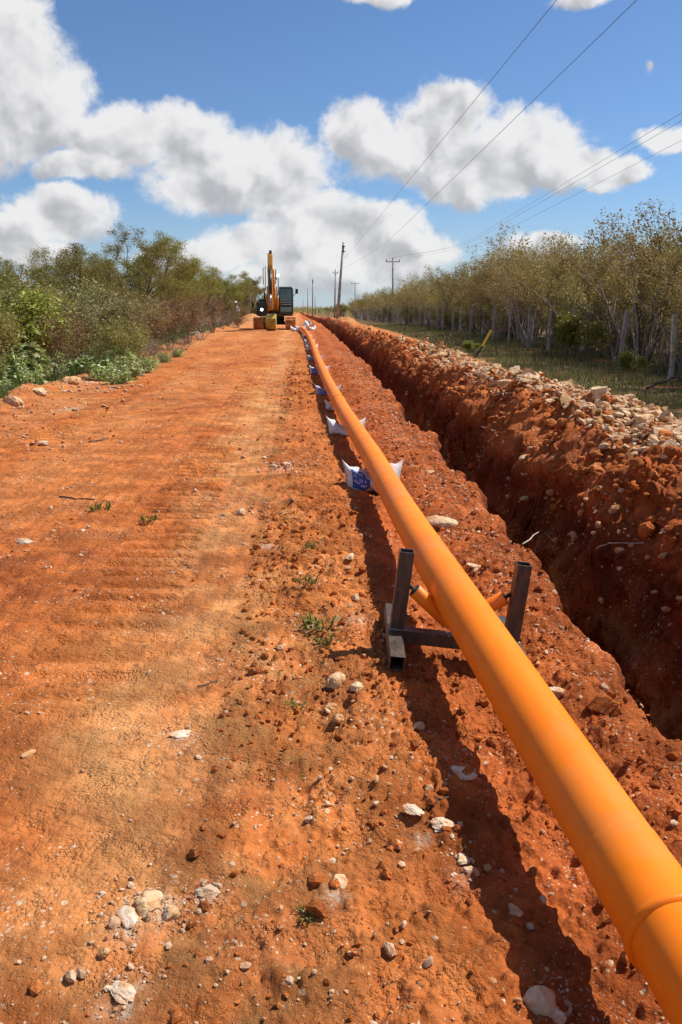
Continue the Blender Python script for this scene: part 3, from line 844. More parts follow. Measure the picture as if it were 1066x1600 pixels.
mb = MB(); sq_tube(mb, (-HW + .026, 0, .0365), (HW - .026, 0, .0365), .066); mb.build('crossbar', M_STEEL, stand, bevel=.0025)
al = R(38); RR = .036
vz = .285 - (PR + RR) / math.cos(al)
M_ROLL = simple("orange_roller_sleeve", (.86, .22, .006), .4, var=.08, scale=12)
for sx in (-1, 1):
    f = lambda d: Vector((sx * d * math.cos(al), .02 * sx, vz + d * math.sin(al)))
    r_ = MB(); r_.tube([f(.052), f(.284)], RR, 40)
    ro = r_.build('roller', M_ROLL, stand, bevel=.002, smooth=False)
    for p in ro.data.polygons: p.use_smooth = len(p.vertices) == 4
    c_ = MB(); c_.tube([f(.284), f(.287)], .030, 24); c_.tube([f(.286), f(.290)], .016, 16)
    c_.build('roller_cap', M_BLACK, ro)
    a_ = MB(); a_.tube([f(.02), f((HW - .032) / math.cos(al))], .010, 12); a_.build('axle', M_STEEL, stand, smooth=True)

# ------------------------------------------------------------------ sandbags
def bag_mat(name, a, bb):
    m, t, b = new_mat(name)
    p = t.node('ShaderNodeTexCoord').outputs['Object']
    br = t.node('ShaderNodeTexWave', ins={'Vector': p, 'Scale': 55., 'Distortion': .6})
    br2 = t.node('ShaderNodeTexWave', ins={'Vector': p, 'Scale': 55., 'Distortion': .6}); br2.bands_direction = 'Z'
    c = t.mix(t.ramp(t.noise(p, 9, 5, .65), .3, .7), tuple(a) + (1,), tuple(bb) + (1,))
    c = t.mix(t.m('MULTIPLY', t.ramp(t.noise(p, 6, 6, .7), .52, .72), .45), c, (.48, .25, .12, 1))
    t.l.new(c, b.inputs['Base Color']); b.inputs['Roughness'].default_value = .55
    bump_to(t, b, t.m('ADD', t.m('MULTIPLY', t.noise(p, 13, 4, .6), 6.), t.m('ADD', br.outputs['Fac'], br2.outputs['Fac'])), .003, .6)
    return m
M_BAG = bag_mat("white_woven_sack", (.62, .62, .61), (.80, .80, .79))
M_BAGG = bag_mat("grey_woven_sack", (.36, .37, .38), (.55, .56, .57))
M_BLUE = simple("blue_print", (.025, .085, .36), .5, var=.2, scale=12)
M_INK = simple("white_print", (.66, .68, .72), .5, var=.1, scale=12)
def bag_pt(u, th, L_=.255, ry=.115, rz=.118, seed=0, out_=0.):
    """u -1..1 along the sack, th round it; ends sewn flat and upright with peaked top corners, middle pressed down"""
    au = abs(u)
    e = max(0., 1 - au ** 5)
    press = math.exp(-(u / .50) ** 2)
    r_y = .006 + ry * e ** .5 * (1 + .18 * press) + out_
    r_z = rz * (1 - .36 * press) * (.86 + .14 * e) + out_
    ct, st = math.cos(th), math.sin(th)
    sg = lambda a, p: math.copysign(abs(a) ** p, a)
    yv = r_y * sg(ct, .8); zv = r_z * sg(st, .8)
    w = .012 * math.sin(7 * u + 2 * th + seed) + .009 * math.sin(15 * u - 3 * th + 2.1 * seed)
    top = max(0., st)
    base = rz * .80 * (1 - .36 * press) + .03 * au ** 2
    zz = base + zv + w * e + .055 * top * au ** 8
    xx = u * L_ * (1 + .10 * top * au ** 4 - .08 * (1 - top) * au ** 4)
    return Vector((xx, yv + w * .8 * e + .03 * math.sin(2.3 * u + seed) * au, zz))
def make_bag(seed, mat, printed=True):
    t = empty('sandbag', (0, 0, 0))
    nu, nt = 44, 36
    V_, F_ = [], []
    for i in range(nu + 1):
        for k in range(nt): V_.append(bag_pt(-1 + 2 * i / nu, 2 * math.pi * k / nt, seed=seed))
    for i in range(nu):
        for k in range(nt): F_.append((i * nt + k, (i + 1) * nt + k, (i + 1) * nt + (k + 1) % nt, i * nt + (k + 1) % nt))
    F_.append(tuple(range(nt))); F_.append(tuple(nu * nt + k for k in range(nt)))
    m_ = MB(); m_.add(V_, F_); m_.build('sack', mat, t, smooth=True)
    for sx in (-1, 1):
        mb = MB(); mb.tube([bag_pt(sx, math.pi * (-.5 + k / 10), seed=seed) for k in range(11)], .004, 6)
        mb.build('stitched_hem', mat, t, smooth=True)
    if printed:
        def patch(u0, u1, t0, t1, o_, nu_=12, nt_=8):
            V_, F_ = [], []
            for i in range(nu_ + 1):
                for k in range(nt_ + 1): V_.append(bag_pt(u0 + (u1 - u0) * i / nu_, t0 + (t1 - t0) * k / nt_, seed=seed, out_=o_))
            for i in range(nu_):
                for k in range(nt_):
                    a = i * (nt_ + 1) + k; F_.append((a, a + nt_ + 1, a + nt_ + 2, a + 1))
            return V_, F_
        pb = MB(); pb.add(*patch(-.80, -.16, math.pi * .74, math.pi * 1.16, .002)); panel = pb.build('printed_panel', M_BLUE, t, smooth=True)
        ink = MB(); r = random.Random(seed)
        for row, (ta, tb) in enumerate(((.78, .84), (.90, .965), (1.0, 1.03))):
            u = -.74
            while u < -.26:
                w = r.uniform(.025, .05)
                if r.random() < .86:
                    ink.add(*patch(u, u + w * .35, math.pi * ta, math.pi * tb, .0035, 1, 3))
                    tm = ta + (tb - ta) * r.choice((0, .4, .8)); ink.add(*patch(u, u + w, math.pi * tm, math.pi * (tm + .014), .0035, 2, 1))
                u += w * 1.3
        ink.build('lettering', M_INK, panel, smooth=True)
    return t
bag_a = make_bag(1.0, M_BAG, True); bag_b = make_bag(4.2, M_BAG, False); bag_c = make_bag(2.6, M_BAGG, True)
BAGS = [  # py of the bag's foot, proto, scale, yaw, label
    (757, 'a', 1.06, 3, 'nearest white sandbag under the pipe, blue print on its left half'),
    (677, 'b', .98, -8, 'second white sandbag under the pipe, plain with a tall pointed left corner'),
    (640, 'b', .6, 20, 'small white sack corner in the pipe shadow behind the plain sandbag'),
    (617, 'c', .95, 5, 'dirty grey sandbag next to a flat stone, third large one along the pipe'),
    (583, 'a', .95, -4, 'white sandbag with a bright blue panel, between the grey sack and the dark blue one'),
    (564, 'c', .95, 6, 'dark blue and grey sandbag just beyond the bright blue printed one'),
    (546, 'b', .95, 25, 'white sandbag standing high on the right side of the pipe far along'),
    (537, 'b', .9, -10, 'white sandbag in the pipe shadow before the far bend'),
    (528, 'a', .9, 8, 'small far white sandbag at the bend of the pipe'),
]
protos = {'a': bag_a, 'b': bag_b, 'c': bag_c}; used_p = set()
for (py, k, sc, yw, lb) in BAGS:
    best = min(np.linspace(4, 60, 3000), key=lambda a: abs(800 - py - (lambda q: 1289 * (q.y / -q.z))(ROT.transposed() @ Vector((path(a)[0] - .1, a, float(G(a)) - EYE)))))
    b_ = protos[k] if k not in used_p else copy_tree(protos[k])
    used_p.add(k)
    bx_, bz_ = path(best)
    b_.location = (bx_ - .03, best + .12, float(G(best)) - .02 + (bz_ - PR - float(G(best)) - .128 * sc))
    b_.scale = (sc,) * 3; b_.rotation_euler = (0, 0, R(yw))
    tag(b_, lb, 'sandbag', 'sandbags under the pipe')
for i, (dx_, dy_, dz_, lb) in enumerate(((-.05, 1.0, 0, 'left sandbag of the far pile at the end of the pipe'), (.65, 1.6, 0, 'right sandbag of the far pile at the end of the pipe'), (.30, 1.4, .24, 'top sandbag of the far pile at the end of the pipe'), (.45, 3.2, .3, 'hindmost sandbag rising behind the far pile'), (-.35, -.9, 0, 'pale sandbag lying apart left of the pipe end'))):
    b_ = copy_tree(bag_b); b_.location = (PIPE_END.x + dx_, PIPE_END.y + dy_, float(G(PIPE_END.y)) + dz_ - .03); b_.scale = (1.25,) * 3; b_.rotation_euler = (0, 0, i * .7)
    tag(b_, lb, 'sandbag', 'sandbags under the pipe')

# ------------------------------------------------------------------ excavator
M_YEL = simple("yellow_machine_paint", (.62, .27, .025), .45, var=.18, scale=5, dirt=(.30, .12, .045), dirt_amt=.6)
M_YELB = simple("scuffed_yellow_bucket", (.50, .36, .05), .75, var=.3, scale=2.5, dirt=(.20, .09, .04), dirt_amt=.95)
M_DARKG = simple("dark_green_machine_paint", (.018, .032, .030), .4, var=.25, scale=3, dirt=(.10, .06, .04), dirt_amt=.35)
M_TRACK = simple("mud_caked_track", (.62, .24, .08), .9, var=.3, scale=7, bumpd=.02, dirt=(.12, .05, .025), dirt_amt=.7)
M_CHROME = simple("cylinder_rod", (.55, .55, .55), .25, .9, var=.05)
M_GLASS = simple("cab_glass", (.10, .20, .18), .12, .0, var=.25, scale=2, spec=.9)
M_LAMP, lt, lb_ = new_mat("lit_work_lamp")
lb_.inputs['Base Color'].default_value = (.9, .9, .85, 1)
lb_.inputs['Emission Color'].default_value = (1, .98, .93, 1); lb_.inputs['Emission Strength'].default_value = 3.5
EY = 56.5
ex = at_depth(430, 500, EY).x
exc = empty('excavator', (ex, EY, float(G(EY)) - .02), 'crawler excavator with yellow boom raised and dark green cab, parked facing down the road', 'excavator')
def rz(a): return Matrix.Rotation(a, 3, 'Z')
def rx(a): return Matrix.Rotation(a, 3, 'X')
# tracks: stadium outline with shoes
for sx in (-1, 1):
    cx = sx * 1.03; w = .66
    rad_, half = .34, 1.45
    pl = []
    for k in range(11):
        a = -math.pi / 2 + math.pi * k / 10; pl.append((half + rad_ * math.cos(a), rad_ + .03 + rad_ * math.sin(a)))
    for k in range(11):
        a = math.pi / 2 + math.pi * k / 10; pl.append((-half + rad_ * math.cos(a), rad_ + .03 + rad_ * math.sin(a)))
    mb = MB(); mb.prism(pl, cx - w * .42, cx + w * .42)
    # shoes with grousers
    per = 4 * half + 2 * math.pi * rad_; n = 44
    for k in range(n):
        s = per * k / n
        if s < 2 * half: y0, z0, a = -half + s, 2 * rad_ + .03, 0
        elif s < 2 * half + math.pi * rad_:
            q = (s - 2 * half) / rad_; y0, z0, a = half + rad_ * math.sin(q), rad_ + .03 + rad_ * math.cos(q), -q
        elif s < 4 * half + math.pi * rad_: y0, z0, a = half - (s - 2 * half - math.pi * rad_), .03, math.pi
        else:
            q = (s - 4 * half - math.pi * rad_) / rad_; y0, z0, a = -half - rad_ * math.sin(q), rad_ + .03 - rad_ * math.cos(q), math.pi - q
        m = rx(a)
        mb.box(Vector((cx, y0, z0)) + m @ Vector((0, 0, .012)), (w, .145, .03), m)
        mb.box(Vector((cx, y0, z0)) + m @ Vector((0, .05, .042)), (w, .022, .04), m)
    mb.build('track', M_TRACK, exc)
mb = MB(); mb.box((0, 0, .48), (1.5, 1.9, .34), taper=.7); mb.tube([(0, 0, .6), (0, 0, .86)], .62, 28); mb.build('undercarriage', M_DARKG, exc, bevel=.02)
up = rz(R(-.5))
def UP(v): return up @ Vector(v)
def upm(mb_):
    mb_.v = [tuple(UP(a)) for a in mb_.v]; return mb_
mb = MB(); mb.box((0, .45, .97), (2.3, 3.2, .2)); upm(mb).build('deck', M_DARKG, exc, bevel=.02)
mb = MB(); mb.box((-.80, .1, 1.37), (.72, 2.3, .78)); mb.box((-.80, -1.0, 1.22), (.70, .35, .5)); upm(mb).build('tank_housing', M_DARKG, exc, bevel=.05)
mb = MB(); mb.box((0, 1.45, 1.52), (2.2, 1.0, .9)); mb.box((.1, 1.35, 2.02), (1.2, .6, .12)); upm(mb).build('engine_hood', M_DARKG, exc, bevel=.05)
mb = MB(); mb.prism([(1.95, .9), (2.4, 1.0), (2.45, 1.6), (2.2, 1.85), (1.95, 1.85)], -1.15, 1.15); upm(mb).build('counterweight', M_YEL, exc, bevel=.05)
# cab
cab = link('cab', None, exc) if False else None
mb = MB()
poly = [(-1.25, .95), (-1.25, 1.5), (-1.05, 2.62), (-.95, 2.72), (.42, 2.72), (.5, 2.62), (.5, .95)]
mb.prism(poly, .32, 1.22); cabm = upm(mb).build('cab', M_DARKG, exc, bevel=.05)
def quad_plate(pts, th=.012):
    a, b_, c, d = [Vector(p) for p in pts]
    n = (b_ - a).cross(d - a).normalized() * th
    q = MB(); q.add([a, b_, c, d, a + n, b_ + n, c + n, d + n], [(0, 1, 2, 3), (7, 6, 5, 4), (0, 4, 5, 1), (1, 5, 6, 2), (2, 6, 7, 3), (3, 7, 4, 0)]); return q
def fz(z): return -1.25 if z <= 1.5 else -1.25 + .2 * (z - 1.5) / 1.12
upm(quad_plate([(.40, fz(1.78) - .008, 1.78), (1.14, fz(1.78) - .008, 1.78), (1.14, fz(2.56) - .008, 2.56), (.40, fz(2.56) - .008, 2.56)], -.006)).build('windscreen', M_GLASS, cabm)
upm(quad_plate([(.42, -1.262, 1.14), (1.12, -1.262, 1.14), (1.12, -1.262, 1.44), (.42, -1.262, 1.44)], -.006)).build('lower_window', M_GLASS, cabm)
upm(quad_plate([(1.232, -.95, 1.5), (1.232, .35, 1.5), (1.232, .35, 2.55), (1.232, -.85, 2.55)], .006)).build('side_window', M_GLASS, cabm)
mb = MB(); mb.box((.77, fz(1.72) - .02, 1.73), (.80, .03, .05)); mb.tube([(.42, -1.30, 1.60), (1.12, -1.30, 1.60)], .02, 8); upm(mb).build('grab_rail', simple("pale_rail", (.30, .36, .33), .5, var=.1), cabm)
mb = MB(); mb.tube([(1.22, -1.15, 2.1), (1.45, -1.25, 2.35), (1.45, -1.25, 2.42)], .018, 8); mb.box((1.47, -1.26, 2.42), (.17, .04, .30)); upm(mb).build('mirror', M_BLACK, exc)
mb = MB(); mb.tube([(-1.15, -.9, 1.3), (-1.38, -1.0, 1.35), (-1.38, -1.0, 1.55)], .018, 8); mb.box((-1.40, -1.0, 1.55), (.15, .04, .28)); upm(mb).build('mirror', M_BLACK, exc)
mb = MB(); mb.tube([(-.72, 1.1, 1.9), (-.72, 1.1, 2.72)], .045, 12); upm(mb).build('exhaust_pipe', M_BLACK, exc, smooth=True)
mb = MB(); mb.tube([(-1.05, -.9, 1.75), (-1.05, -.9, 2.1), (-1.05, .6, 2.1), (-1.05, .6, 1.75)], .02, 8); upm(mb).build('handrail', M_BLACK, exc)
# boom, stick, bucket: outlines in the boom's own plane (y forward is -Y)
def plane_prism(poly, x, w):
    q = MB(); q.prism([(-a, b_) for a, b_ in poly], x - w / 2, x + w / 2); return upm(q)
bx = -.08
plane_prism([(.2, 1.05), (.55, .98), (2.2, 2.35), (3.7, 3.38), (3.92, 3.62), (3.75, 3.80), (3.45, 3.80), (2.0, 3.05), (1.5, 2.6), (.15, 1.35)], bx, .40).build('boom', M_YEL, exc, bevel=.03)
plane_prism([(3.35, 4.48), (3.55, 4.62), (3.75, 4.5), (4.05, 3.9), (4.50, 1.42), (4.42, 1.22), (4.22, 1.25), (3.60, 3.4)], bx - .02, .30).build('stick', M_YEL, exc, bevel=.03)
for sx in (-1, 1):
    q = MB(); q.tube([(bx + sx * .30, -.9, 1.05), (bx + sx * .30, -1.75, 2.0)], .085, 14); q.build  # barrel
    upm(q); bc = q.build('boom_cylinder', M_YEL, exc, smooth=True)
    q = MB(); q.tube([(bx + sx * .30, -1.75, 2.0), (bx + sx * .30, -2.35, 2.68)], .045, 12); upm(q).build('cylinder_rod', M_CHROME, bc, smooth=True)
q = MB(); q.tube([(bx, -1.9, 3.2), (bx, -2.9, 3.95)], .09, 14); upm(q); sc_ = q.build('stick_cylinder', M_YEL, exc, smooth=True)
q = MB(); q.tube([(bx, -2.9, 3.95), (bx, -3.5, 4.4)], .05, 12); upm(q).build('cylinder_rod', M_CHROME, sc_, smooth=True)
q = MB(); q.tube([(bx, -4.15, 3.6), (bx, -4.62, 2.2)], .085, 14); upm(q); bc2 = q.build('bucket_cylinder', M_DARKG, exc, smooth=True)
q = MB(); q.tube([(bx, -4.62, 2.2), (bx, -4.85, 1.5)], .05, 12); upm(q).build('cylinder_rod', M_CHROME, bc2, smooth=True)
q = MB()
for sx in (-1, 1): q.box((bx + sx * .2, -4.72, 1.32), (.05, .12, .62), rx(.5)); q.box((bx + sx * .2, -4.7, 1.02), (.05, .4, .1), rx(-.3))
upm(q).build('bucket_linkage', M_BLACK, exc, bevel=.01)
q = MB(); q.box((bx, -3.55, 4.68), (.16, .2, .2)); upm(q).build('boom_tip_bracket', simple("dark_red_bracket", (.10, .03, .02), .6), exc, bevel=.02)
plk = [(4.25, 1.0), (4.7, .98), (4.98, .72), (5.0, .4), (4.85, .12), (4.5, .02), (4.1, .06), (4.15, .4), (4.2, .8)]
bk = plane_prism(plk, bx + .0, .64).build('bucket', M_YELB, exc, bevel=.04)
q = MB()
for k in range(5): q.box((bx - .26 + .13 * k, -4.0, .08), (.07, .22, .06), rx(.1))
upm(q).build('tooth_row', M_TRACK, bk, bevel=.01)
q = MB()
for (x_, pts) in ((-.45, [(-3.6, 3.75), (-4.0, 3.55), (-4.05, 3.1), (-3.85, 2.75)]), (-.32, [(-3.4, 3.85), (-4.0, 3.75), (-4.15, 3.2), (-4.2, 2.4)]), (.30, [(-2.4, 3.1), (-3.3, 3.7), (-3.9, 3.4), (-4.1, 2.8)])):
    q.tube([(bx + x_, a, b_) for a, b_ in pts], .025, 7)
upm(q).build('hydraulic_hose', M_BLACK, exc, smooth=True)
for (p, nm) in (((.34, -2.75, 3.33), 0), ((-.80, -1.19, 1.27), 1)):
    q = MB(); q.tube([p, (p[0], p[1] - .12, p[2])], .10, 20)
    if nm == 0: q.box((p[0], p[1], p[2] - .6), (.05, .05, 1.1))
    upm(q); lo_ = q.build('work_lamp', M_BLACK, exc)
    q = MB(); q.tube([(p[0], p[1] - .121, p[2]), (p[0], p[1] - .135, p[2])], .09, 20); upm(q).build('lens', M_LAMP, lo_)

# ------------------------------------------------------------------ poles and lines
M_POLE = simple("grey_weathered_pole", (.34, .31, .28), .9, var=.3, scale=3, bumpd=.01)
def pole(name, base, top, r0, r1, label, cross=0, bracket=False, group='power poles along the road'):
    t = empty(name, base, label, 'utility pole', group)
    v = top - base
    mb = MB(); mb.tube([Vector((0, 0, -.3)), v * .5, v], [r0, (r0 + r1) / 2, r1], 14); mb.build('shaft', M_POLE, t, smooth=True)
    if cross:
        mb = MB(); mb.box(v - Vector((0, 0, .35)), (cross, .11, .12)); mb.build('crossarm', M_POLE, t, bevel=.01)
        for k in (-1, 0, 1):
            mb = MB(); p = v + Vector((k * cross * .46, 0, -.28 if k else .0)); mb.tube([p, p + Vector((0, 0, .1)), p + Vector((0, 0, .13)), p + Vector((0, 0, .24))], [.05, .085, .05, .06], 10)
            mb.build('insulator', M_BLACK, t)
    if bracket:
        mb = MB(); mb.box(v + Vector((.0, 0, -.45)), (.34, .30, .10)); mb.box(v + Vector((.0, 0, -.95)), (.34, .30, .10)); mb.box(v + Vector((0, -.16, -.7)), (.10, .10, .7)); mb.build('bracket', M_BLACK, t, bevel=.01)
    return t
def P_(px, py, Y_): return at_depth(px, py, Y_)
def gpt(px, Y_):
    p = at_depth(px, 500, Y_); return Vector((p.x, Y_, float(height(np.array([p.x]), np.array([Y_]), False)[0])))
pole('utility_pole', gpt(527, 92), P_(536.8, 378.4, 92), .19, .10, 'tallest bare grey pole leaning right beside the trench', bracket=True)
pole('utility_pole', gpt(523, 148), P_(524.4, 423.5, 148), .16, .10, 'thin pale pole right behind the leaning pole', cross=.9)
pole('utility_pole', gpt(488.5, 190), P_(488.8, 434.7, 190), .16, .10, 'bare upright pole above the trench mouth, beyond the excavator', bracket=True)
pole('utility_pole', gpt(481, 275), P_(481.0, 450.6, 275), .16, .10, 'distant bare pole between the upright pole and the farthest one')
pole('utility_pole', gpt(473.5, 480), P_(473.8, 467.5, 480), .20, .14, 'farthest tiny bare pole where the road vanishes')
pole('utility_pole', gpt(492.5, 390), P_(492.6, 462, 390), .20, .14, 'distant thin pole just right of the upright pole')
pole('utility_pole', gpt(614, 122), P_(614, 405, 122), .17, .10, 'pole with wide crossarm rising above the right-hand trees', cross=2.0)
pole('utility_pole', gpt(555, 216), P_(555, 441, 216), .17, .10, 'smaller crossarm pole farther along the right-hand tree line', cross=2.0)
def wire(p0, p1, sag, label, r=.012, back=40):
    p0, p1 = Vector(p0), Vector(p1)
    pts = []
    for k in range(41):
        s = k / 40; p = p0.lerp(p1, s); p.z -= sag * 4 * s * (1 - s); pts.append(p)
    mb = MB(); mb.tube(pts, r, 6)
    base = pts[0].copy(); mb.v = [(a[0] - base.x, a[1] - base.y, a[2] - base.z) for a in mb.v]
    o = mb.build('power_line', M_CABLE, smooth=True, label=label, cat='cable', group='overhead power lines'); o.location = base
def wire_through(pxa, pya, pxb, pyb, zc, endp, label, r=.012):
    a = on_height(pxa, pya, zc); b_ = on_height(pxb, pyb, zc)
    d = (b_ - a); d = d / d.y
    start = a - d * (a.y + 30)
    mb = MB(); pts = [start, a, a.lerp(b_, .5), b_]
    e = Vector(endp)
    for k in range(1, 13):
        s = k / 12; q = b_.lerp(e, s); w = b_ + d * (e.y - b_.y) * s
        pts.append(w.lerp(q, s * s * (3 - 2 * s)) if True else q)
    mb.tube(pts, r, 6); base = pts[0].copy()
    mb.v = [(v[0] - base.x, v[1] - base.y, v[2] - base.z) for v in mb.v]
    o = mb.build('power_line', M_CABLE, smooth=True, label=label, cat='cable', group='overhead power lines'); o.location = base
t2 = P_(524.4, 423.5, 148)
wire_through(995, 0, 640, 345, 8.8, t2 + Vector((.42, 0, -.1)), 'overhead cable crossing the big cloud, right one of the steep pair', .010)
wire_through(870, 0, 600, 330, 8.8, t2 + Vector((-.42, 0, -.1)), 'overhead cable left of its steep twin, starting at the top of the photo', .009)
t7 = P_(614, 405, 122)
wire_through(1066, 176, 744, 369.5, 9.0, t7 + Vector((-.9, 0, .0)), 'uppermost of the three flat cables above the right-hand trees', .008)
wire_through(1066, 188, 750, 371, 9.0, t7 + Vector((0, 0, .24)), 'middle cable of the three above the right-hand trees', .008)
wire_through(1066, 219, 767, 372, 9.0, t7 + Vector((.9, 0, .0)), 'lowest of the three flat cables above the right-hand trees', .008)

# ------------------------------------------------------------------ fence
FX = 8.75
fence = empty('fence', (FX, 19, float(G(19))), 'wire fence on rough concrete posts before the right-hand trees', 'fence')
fo = fence.location
fys = [13.6, 16.5, 19.4, 22.3, 27.4, 30.2] + [33 + 2.75 * k for k in range(34)]
ftop = []
for k, fy in enumerate(fys):
    fx = FX + random.uniform(-.08, .08) + (.25 if fy > 26 else 0)
    z0 = float(height(np.array([fx]), np.array([fy]), False)[0])
    lx, ly = random.uniform(-.01, .07), random.uniform(-.03, .03)
    hgt = 1.55 + random.uniform(-.12, .08); w = random.uniform(.042, .054)
    mb = MB(); n = 7
    for s in range(n):
        pass
    wb = random.uniform(-.03, .03); pts = [Vector((fx + wb * math.sin(s * .8) + lx * s / 6, fy + ly * s / 6, z0 - .1 + (hgt + .1) * s / 6)) for s in range(7)]
    V_ = []
    for i_, p in enumerate(pts):
        ww = w * (1 - .06 * i_ / 6) * random.uniform(.93, 1.07)
        for a, b_ in ((-1, -1), (1, -1), (1, 1), (-1, 1)): V_.append((p.x + a * ww - fo.x, p.y + b_ * ww - fo.y, p.z + (random.uniform(-.02, .02) if i_ == 6 else 0) - fo.z))
    F_ = [(0, 3, 2, 1), (24, 25, 26, 27)]
    for i_ in range(6):
        for j in range(4): F_.append((i_ * 4 + j, i_ * 4 + (j + 1) % 4, i_ * 4 + 4 + (j + 1) % 4, i_ * 4 + 4 + j))
    mb.add(V_, F_)
    mb.build('post', M_CONC if k % 3 else M_POLE, fence, bevel=.008)
    ftop.append((fx, fy, z0))
for lvl in (.3, .6, .9, 1.18, 1.42):
    mb = MB(); mb.tube([(a + .07 * 0 - .07 - fo.x, b_ - fo.y, c + lvl - fo.z) for a, b_, c in ftop], .004, 4); mb.build('wire', M_WIRE, fence)

# ------------------------------------------------------------------ vegetation
def branch_tree(r, height_, spread, stems, levels=3, lean=.35, base_r=.035, wig=.12, start=.0):
    """list of (p0,p1,r0,r1) and tip points"""
    segs, tips = [], []
    def grow(p, d, ln, rad, lv):
        n = 4
        for i in range(n):
            d2 = (d + Vector((r.gauss(0, wig), r.gauss(0, wig), r.gauss(0, wig * .6) + .04))).normalized()
            q = p + d2 * ln / n
            r1 = rad * .86
            segs.append((p, q, rad, r1))
            if lv > 0 and i >= 1 and r.random() < .8:
                side = Vector((r.gauss(0, 1), r.gauss(0, 1), r.gauss(.25, .5))).normalized()
                grow(q, (d2 * .75 + side * .75).normalized(), ln * r.uniform(.42, .62), r1 * .6, lv - 1)
            if lv <= 1 and i >= 1: tips.append((q, lv))
            p, d, rad = q, d2, r1
        tips.append((p, 0))
        if lv > 0:
            for _ in range(2):
                side = Vector((r.gauss(0, 1), r.gauss(0, 1), r.gauss(.2, .4))).normalized()
                grow(p, (d + side * .6).normalized(), ln * .5, rad * .7, lv - 1)
    for s in range(stems):
        a = 2 * math.pi * (s + r.random()) / stems
        ll = lean * r.uniform(.3, 1.2)
        d = Vector((math.cos(a) * ll, math.sin(a) * ll, 1)).normalized()
        grow(Vector((math.cos(a) * .06, math.sin(a) * .06, -.08)), d, height_ * r.uniform(.45, .62), base_r * r.uniform(.6, 1.2), levels - 1)
    return segs, tips
def segs_mesh(segs, mat, n=5, minr=.0035):
    V_, F_ = [], []
    for (p, q, a, b_) in segs:
        t = (q - p)
        if t.length < 1e-5: continue
        t = t.normalized(); u = t.orthogonal().normalized(); w = t.cross(u)
        o = len(V_)
        k_n = n if a > .012 else 3
        for c, rr in ((p, max(a, minr)), (q + t * .01, max(b_, minr))):
            for k in range(k_n):
                an = 2 * math.pi * k / k_n
                V_.append(c + (u * math.cos(an) + w * math.sin(an)) * rr)
        for k in range(k_n): F_.append((o + k, o + (k + 1) % k_n, o + k_n + (k + 1) % k_n, o + k_n + k))
    return make_mesh('trunk', np.array([tuple(v) for v in V_]), np.array(F_), mat, True)
def leaves_mesh(pts, r, size, mat, aspect=.5, droop=.3, squash=1., shape='leaf'):
    """pts (n,3): one bent leaf blade each"""
    n = len(pts); g = np.random.default_rng(r.randrange(1 << 30))
    d = g.normal(size=(n, 3)); d[:, 2] = d[:, 2] * .6 - droop
    d /= np.linalg.norm(d, axis=1)[:, None]
    s = np.cross(d, g.normal(size=(n, 3))); s /= np.linalg.norm(s, axis=1)[:, None]
    nn = np.cross(d, s)
    L_ = (size * np.exp(g.normal(size=n) * .28))[:, None]
    w = L_ * aspect * .5
    P0 = pts; P1 = pts + d * L_ * .45 + s * w + nn * L_ * .06; P2 = pts + d * L_ + nn * -L_ * .08; P3 = pts + d * L_ * .45 - s * w + nn * L_ * .06
    V_ = np.stack([P0, P1, P2, P3], 1).reshape(-1, 3)
    F_ = np.arange(n * 4).reshape(n, 4)
    return make_mesh('crown', V_, F_, mat, False)
def tip_points(tips, r, per, rad, zflat=1.):
    out_ = []
    for (p, lv) in tips:
        for _ in range(max(1, int(r.gauss(per, per * .5)))):
            out_.append((p.x + r.gauss(0, rad), p.y + r.gauss(0, rad), p.z + r.gauss(0, rad * zflat)))
    return np.array(out_)
def make_tree(name, seed, H, spread, stems, levels, lean, base_r, bark, leafmat, per, crad, lsize, aspect=.5, zflat=1., wig=.12, minz=0., leafmat2=None, droop=.3):
    r = random.Random(seed)
    segs, tips = branch_tree(r, H, spread, stems, levels, lean, base_r, wig)
    zmax = max(p.z for p, _ in tips); k = H / zmax
    segs = [(p * k, q * k, a, b_) for p, q, a, b_ in segs]; tips = [(p * k, lv) for p, lv in tips]
    tips = [t_ for t_ in tips if t_[0].z > minz * H and r.random() < .9]
    t = empty(name, (0, 0, 0))
    link('trunk', segs_mesh(segs, bark), t)
    pts = tip_points(tips, r, per, crad, zflat)
    if leafmat2 is not None:
        msk = np.array([r.random() < .5 for _ in range(len(pts))])
        link('crown', leaves_mesh(pts[msk], r, lsize, leafmat, aspect, droop), t)
        link('crown', leaves_mesh(pts[~msk], r, lsize, leafmat2, aspect, droop), t)
    else:
        link('crown', leaves_mesh(pts, r, lsize, leafmat, aspect, droop), t)
    return t
# right-hand row: slim many-stemmed dry-season trees
RT = [make_tree('thicket_tree', 11, 4.4, 2, 7, 3, .30, .035, M_BARK, M_LF_OCHRE, 8, .085, .066, .55, minz=.07),
      make_tree('thicket_tree', 12, 4.0, 2, 6, 3, .28, .032, M_BARKP, M_LF_OCHRE, 8, .085, .066, .55, minz=.12),
      make_tree('thicket_tree', 13, 4.2, 2, 7, 3, .36, .035, M_BARK, M_LF_OLIVE, 8, .09, .066, .5, minz=.06),
      make_tree('thicket_tree', 14, 3.9, 2, 8, 3, .30, .028, M_BARKD, M_LF_OCHRE, 5, .085, .062, .5, minz=.25),
      make_tree('thicket_tree', 15, 4.1, 2, 6, 3, .33, .034, M_BARKP, M_LF_OLIVE, 11, .09, .064, .5, minz=.18)]
DESC = ['grey many-stemmed tree with ochre leaves', 'pale-barked tree with ochre leaves', 'grey many-stemmed tree with olive leaves', 'dark-stemmed tree with sparse ochre leaves', 'pale-barked tree with olive leaves']
used_rt = set()
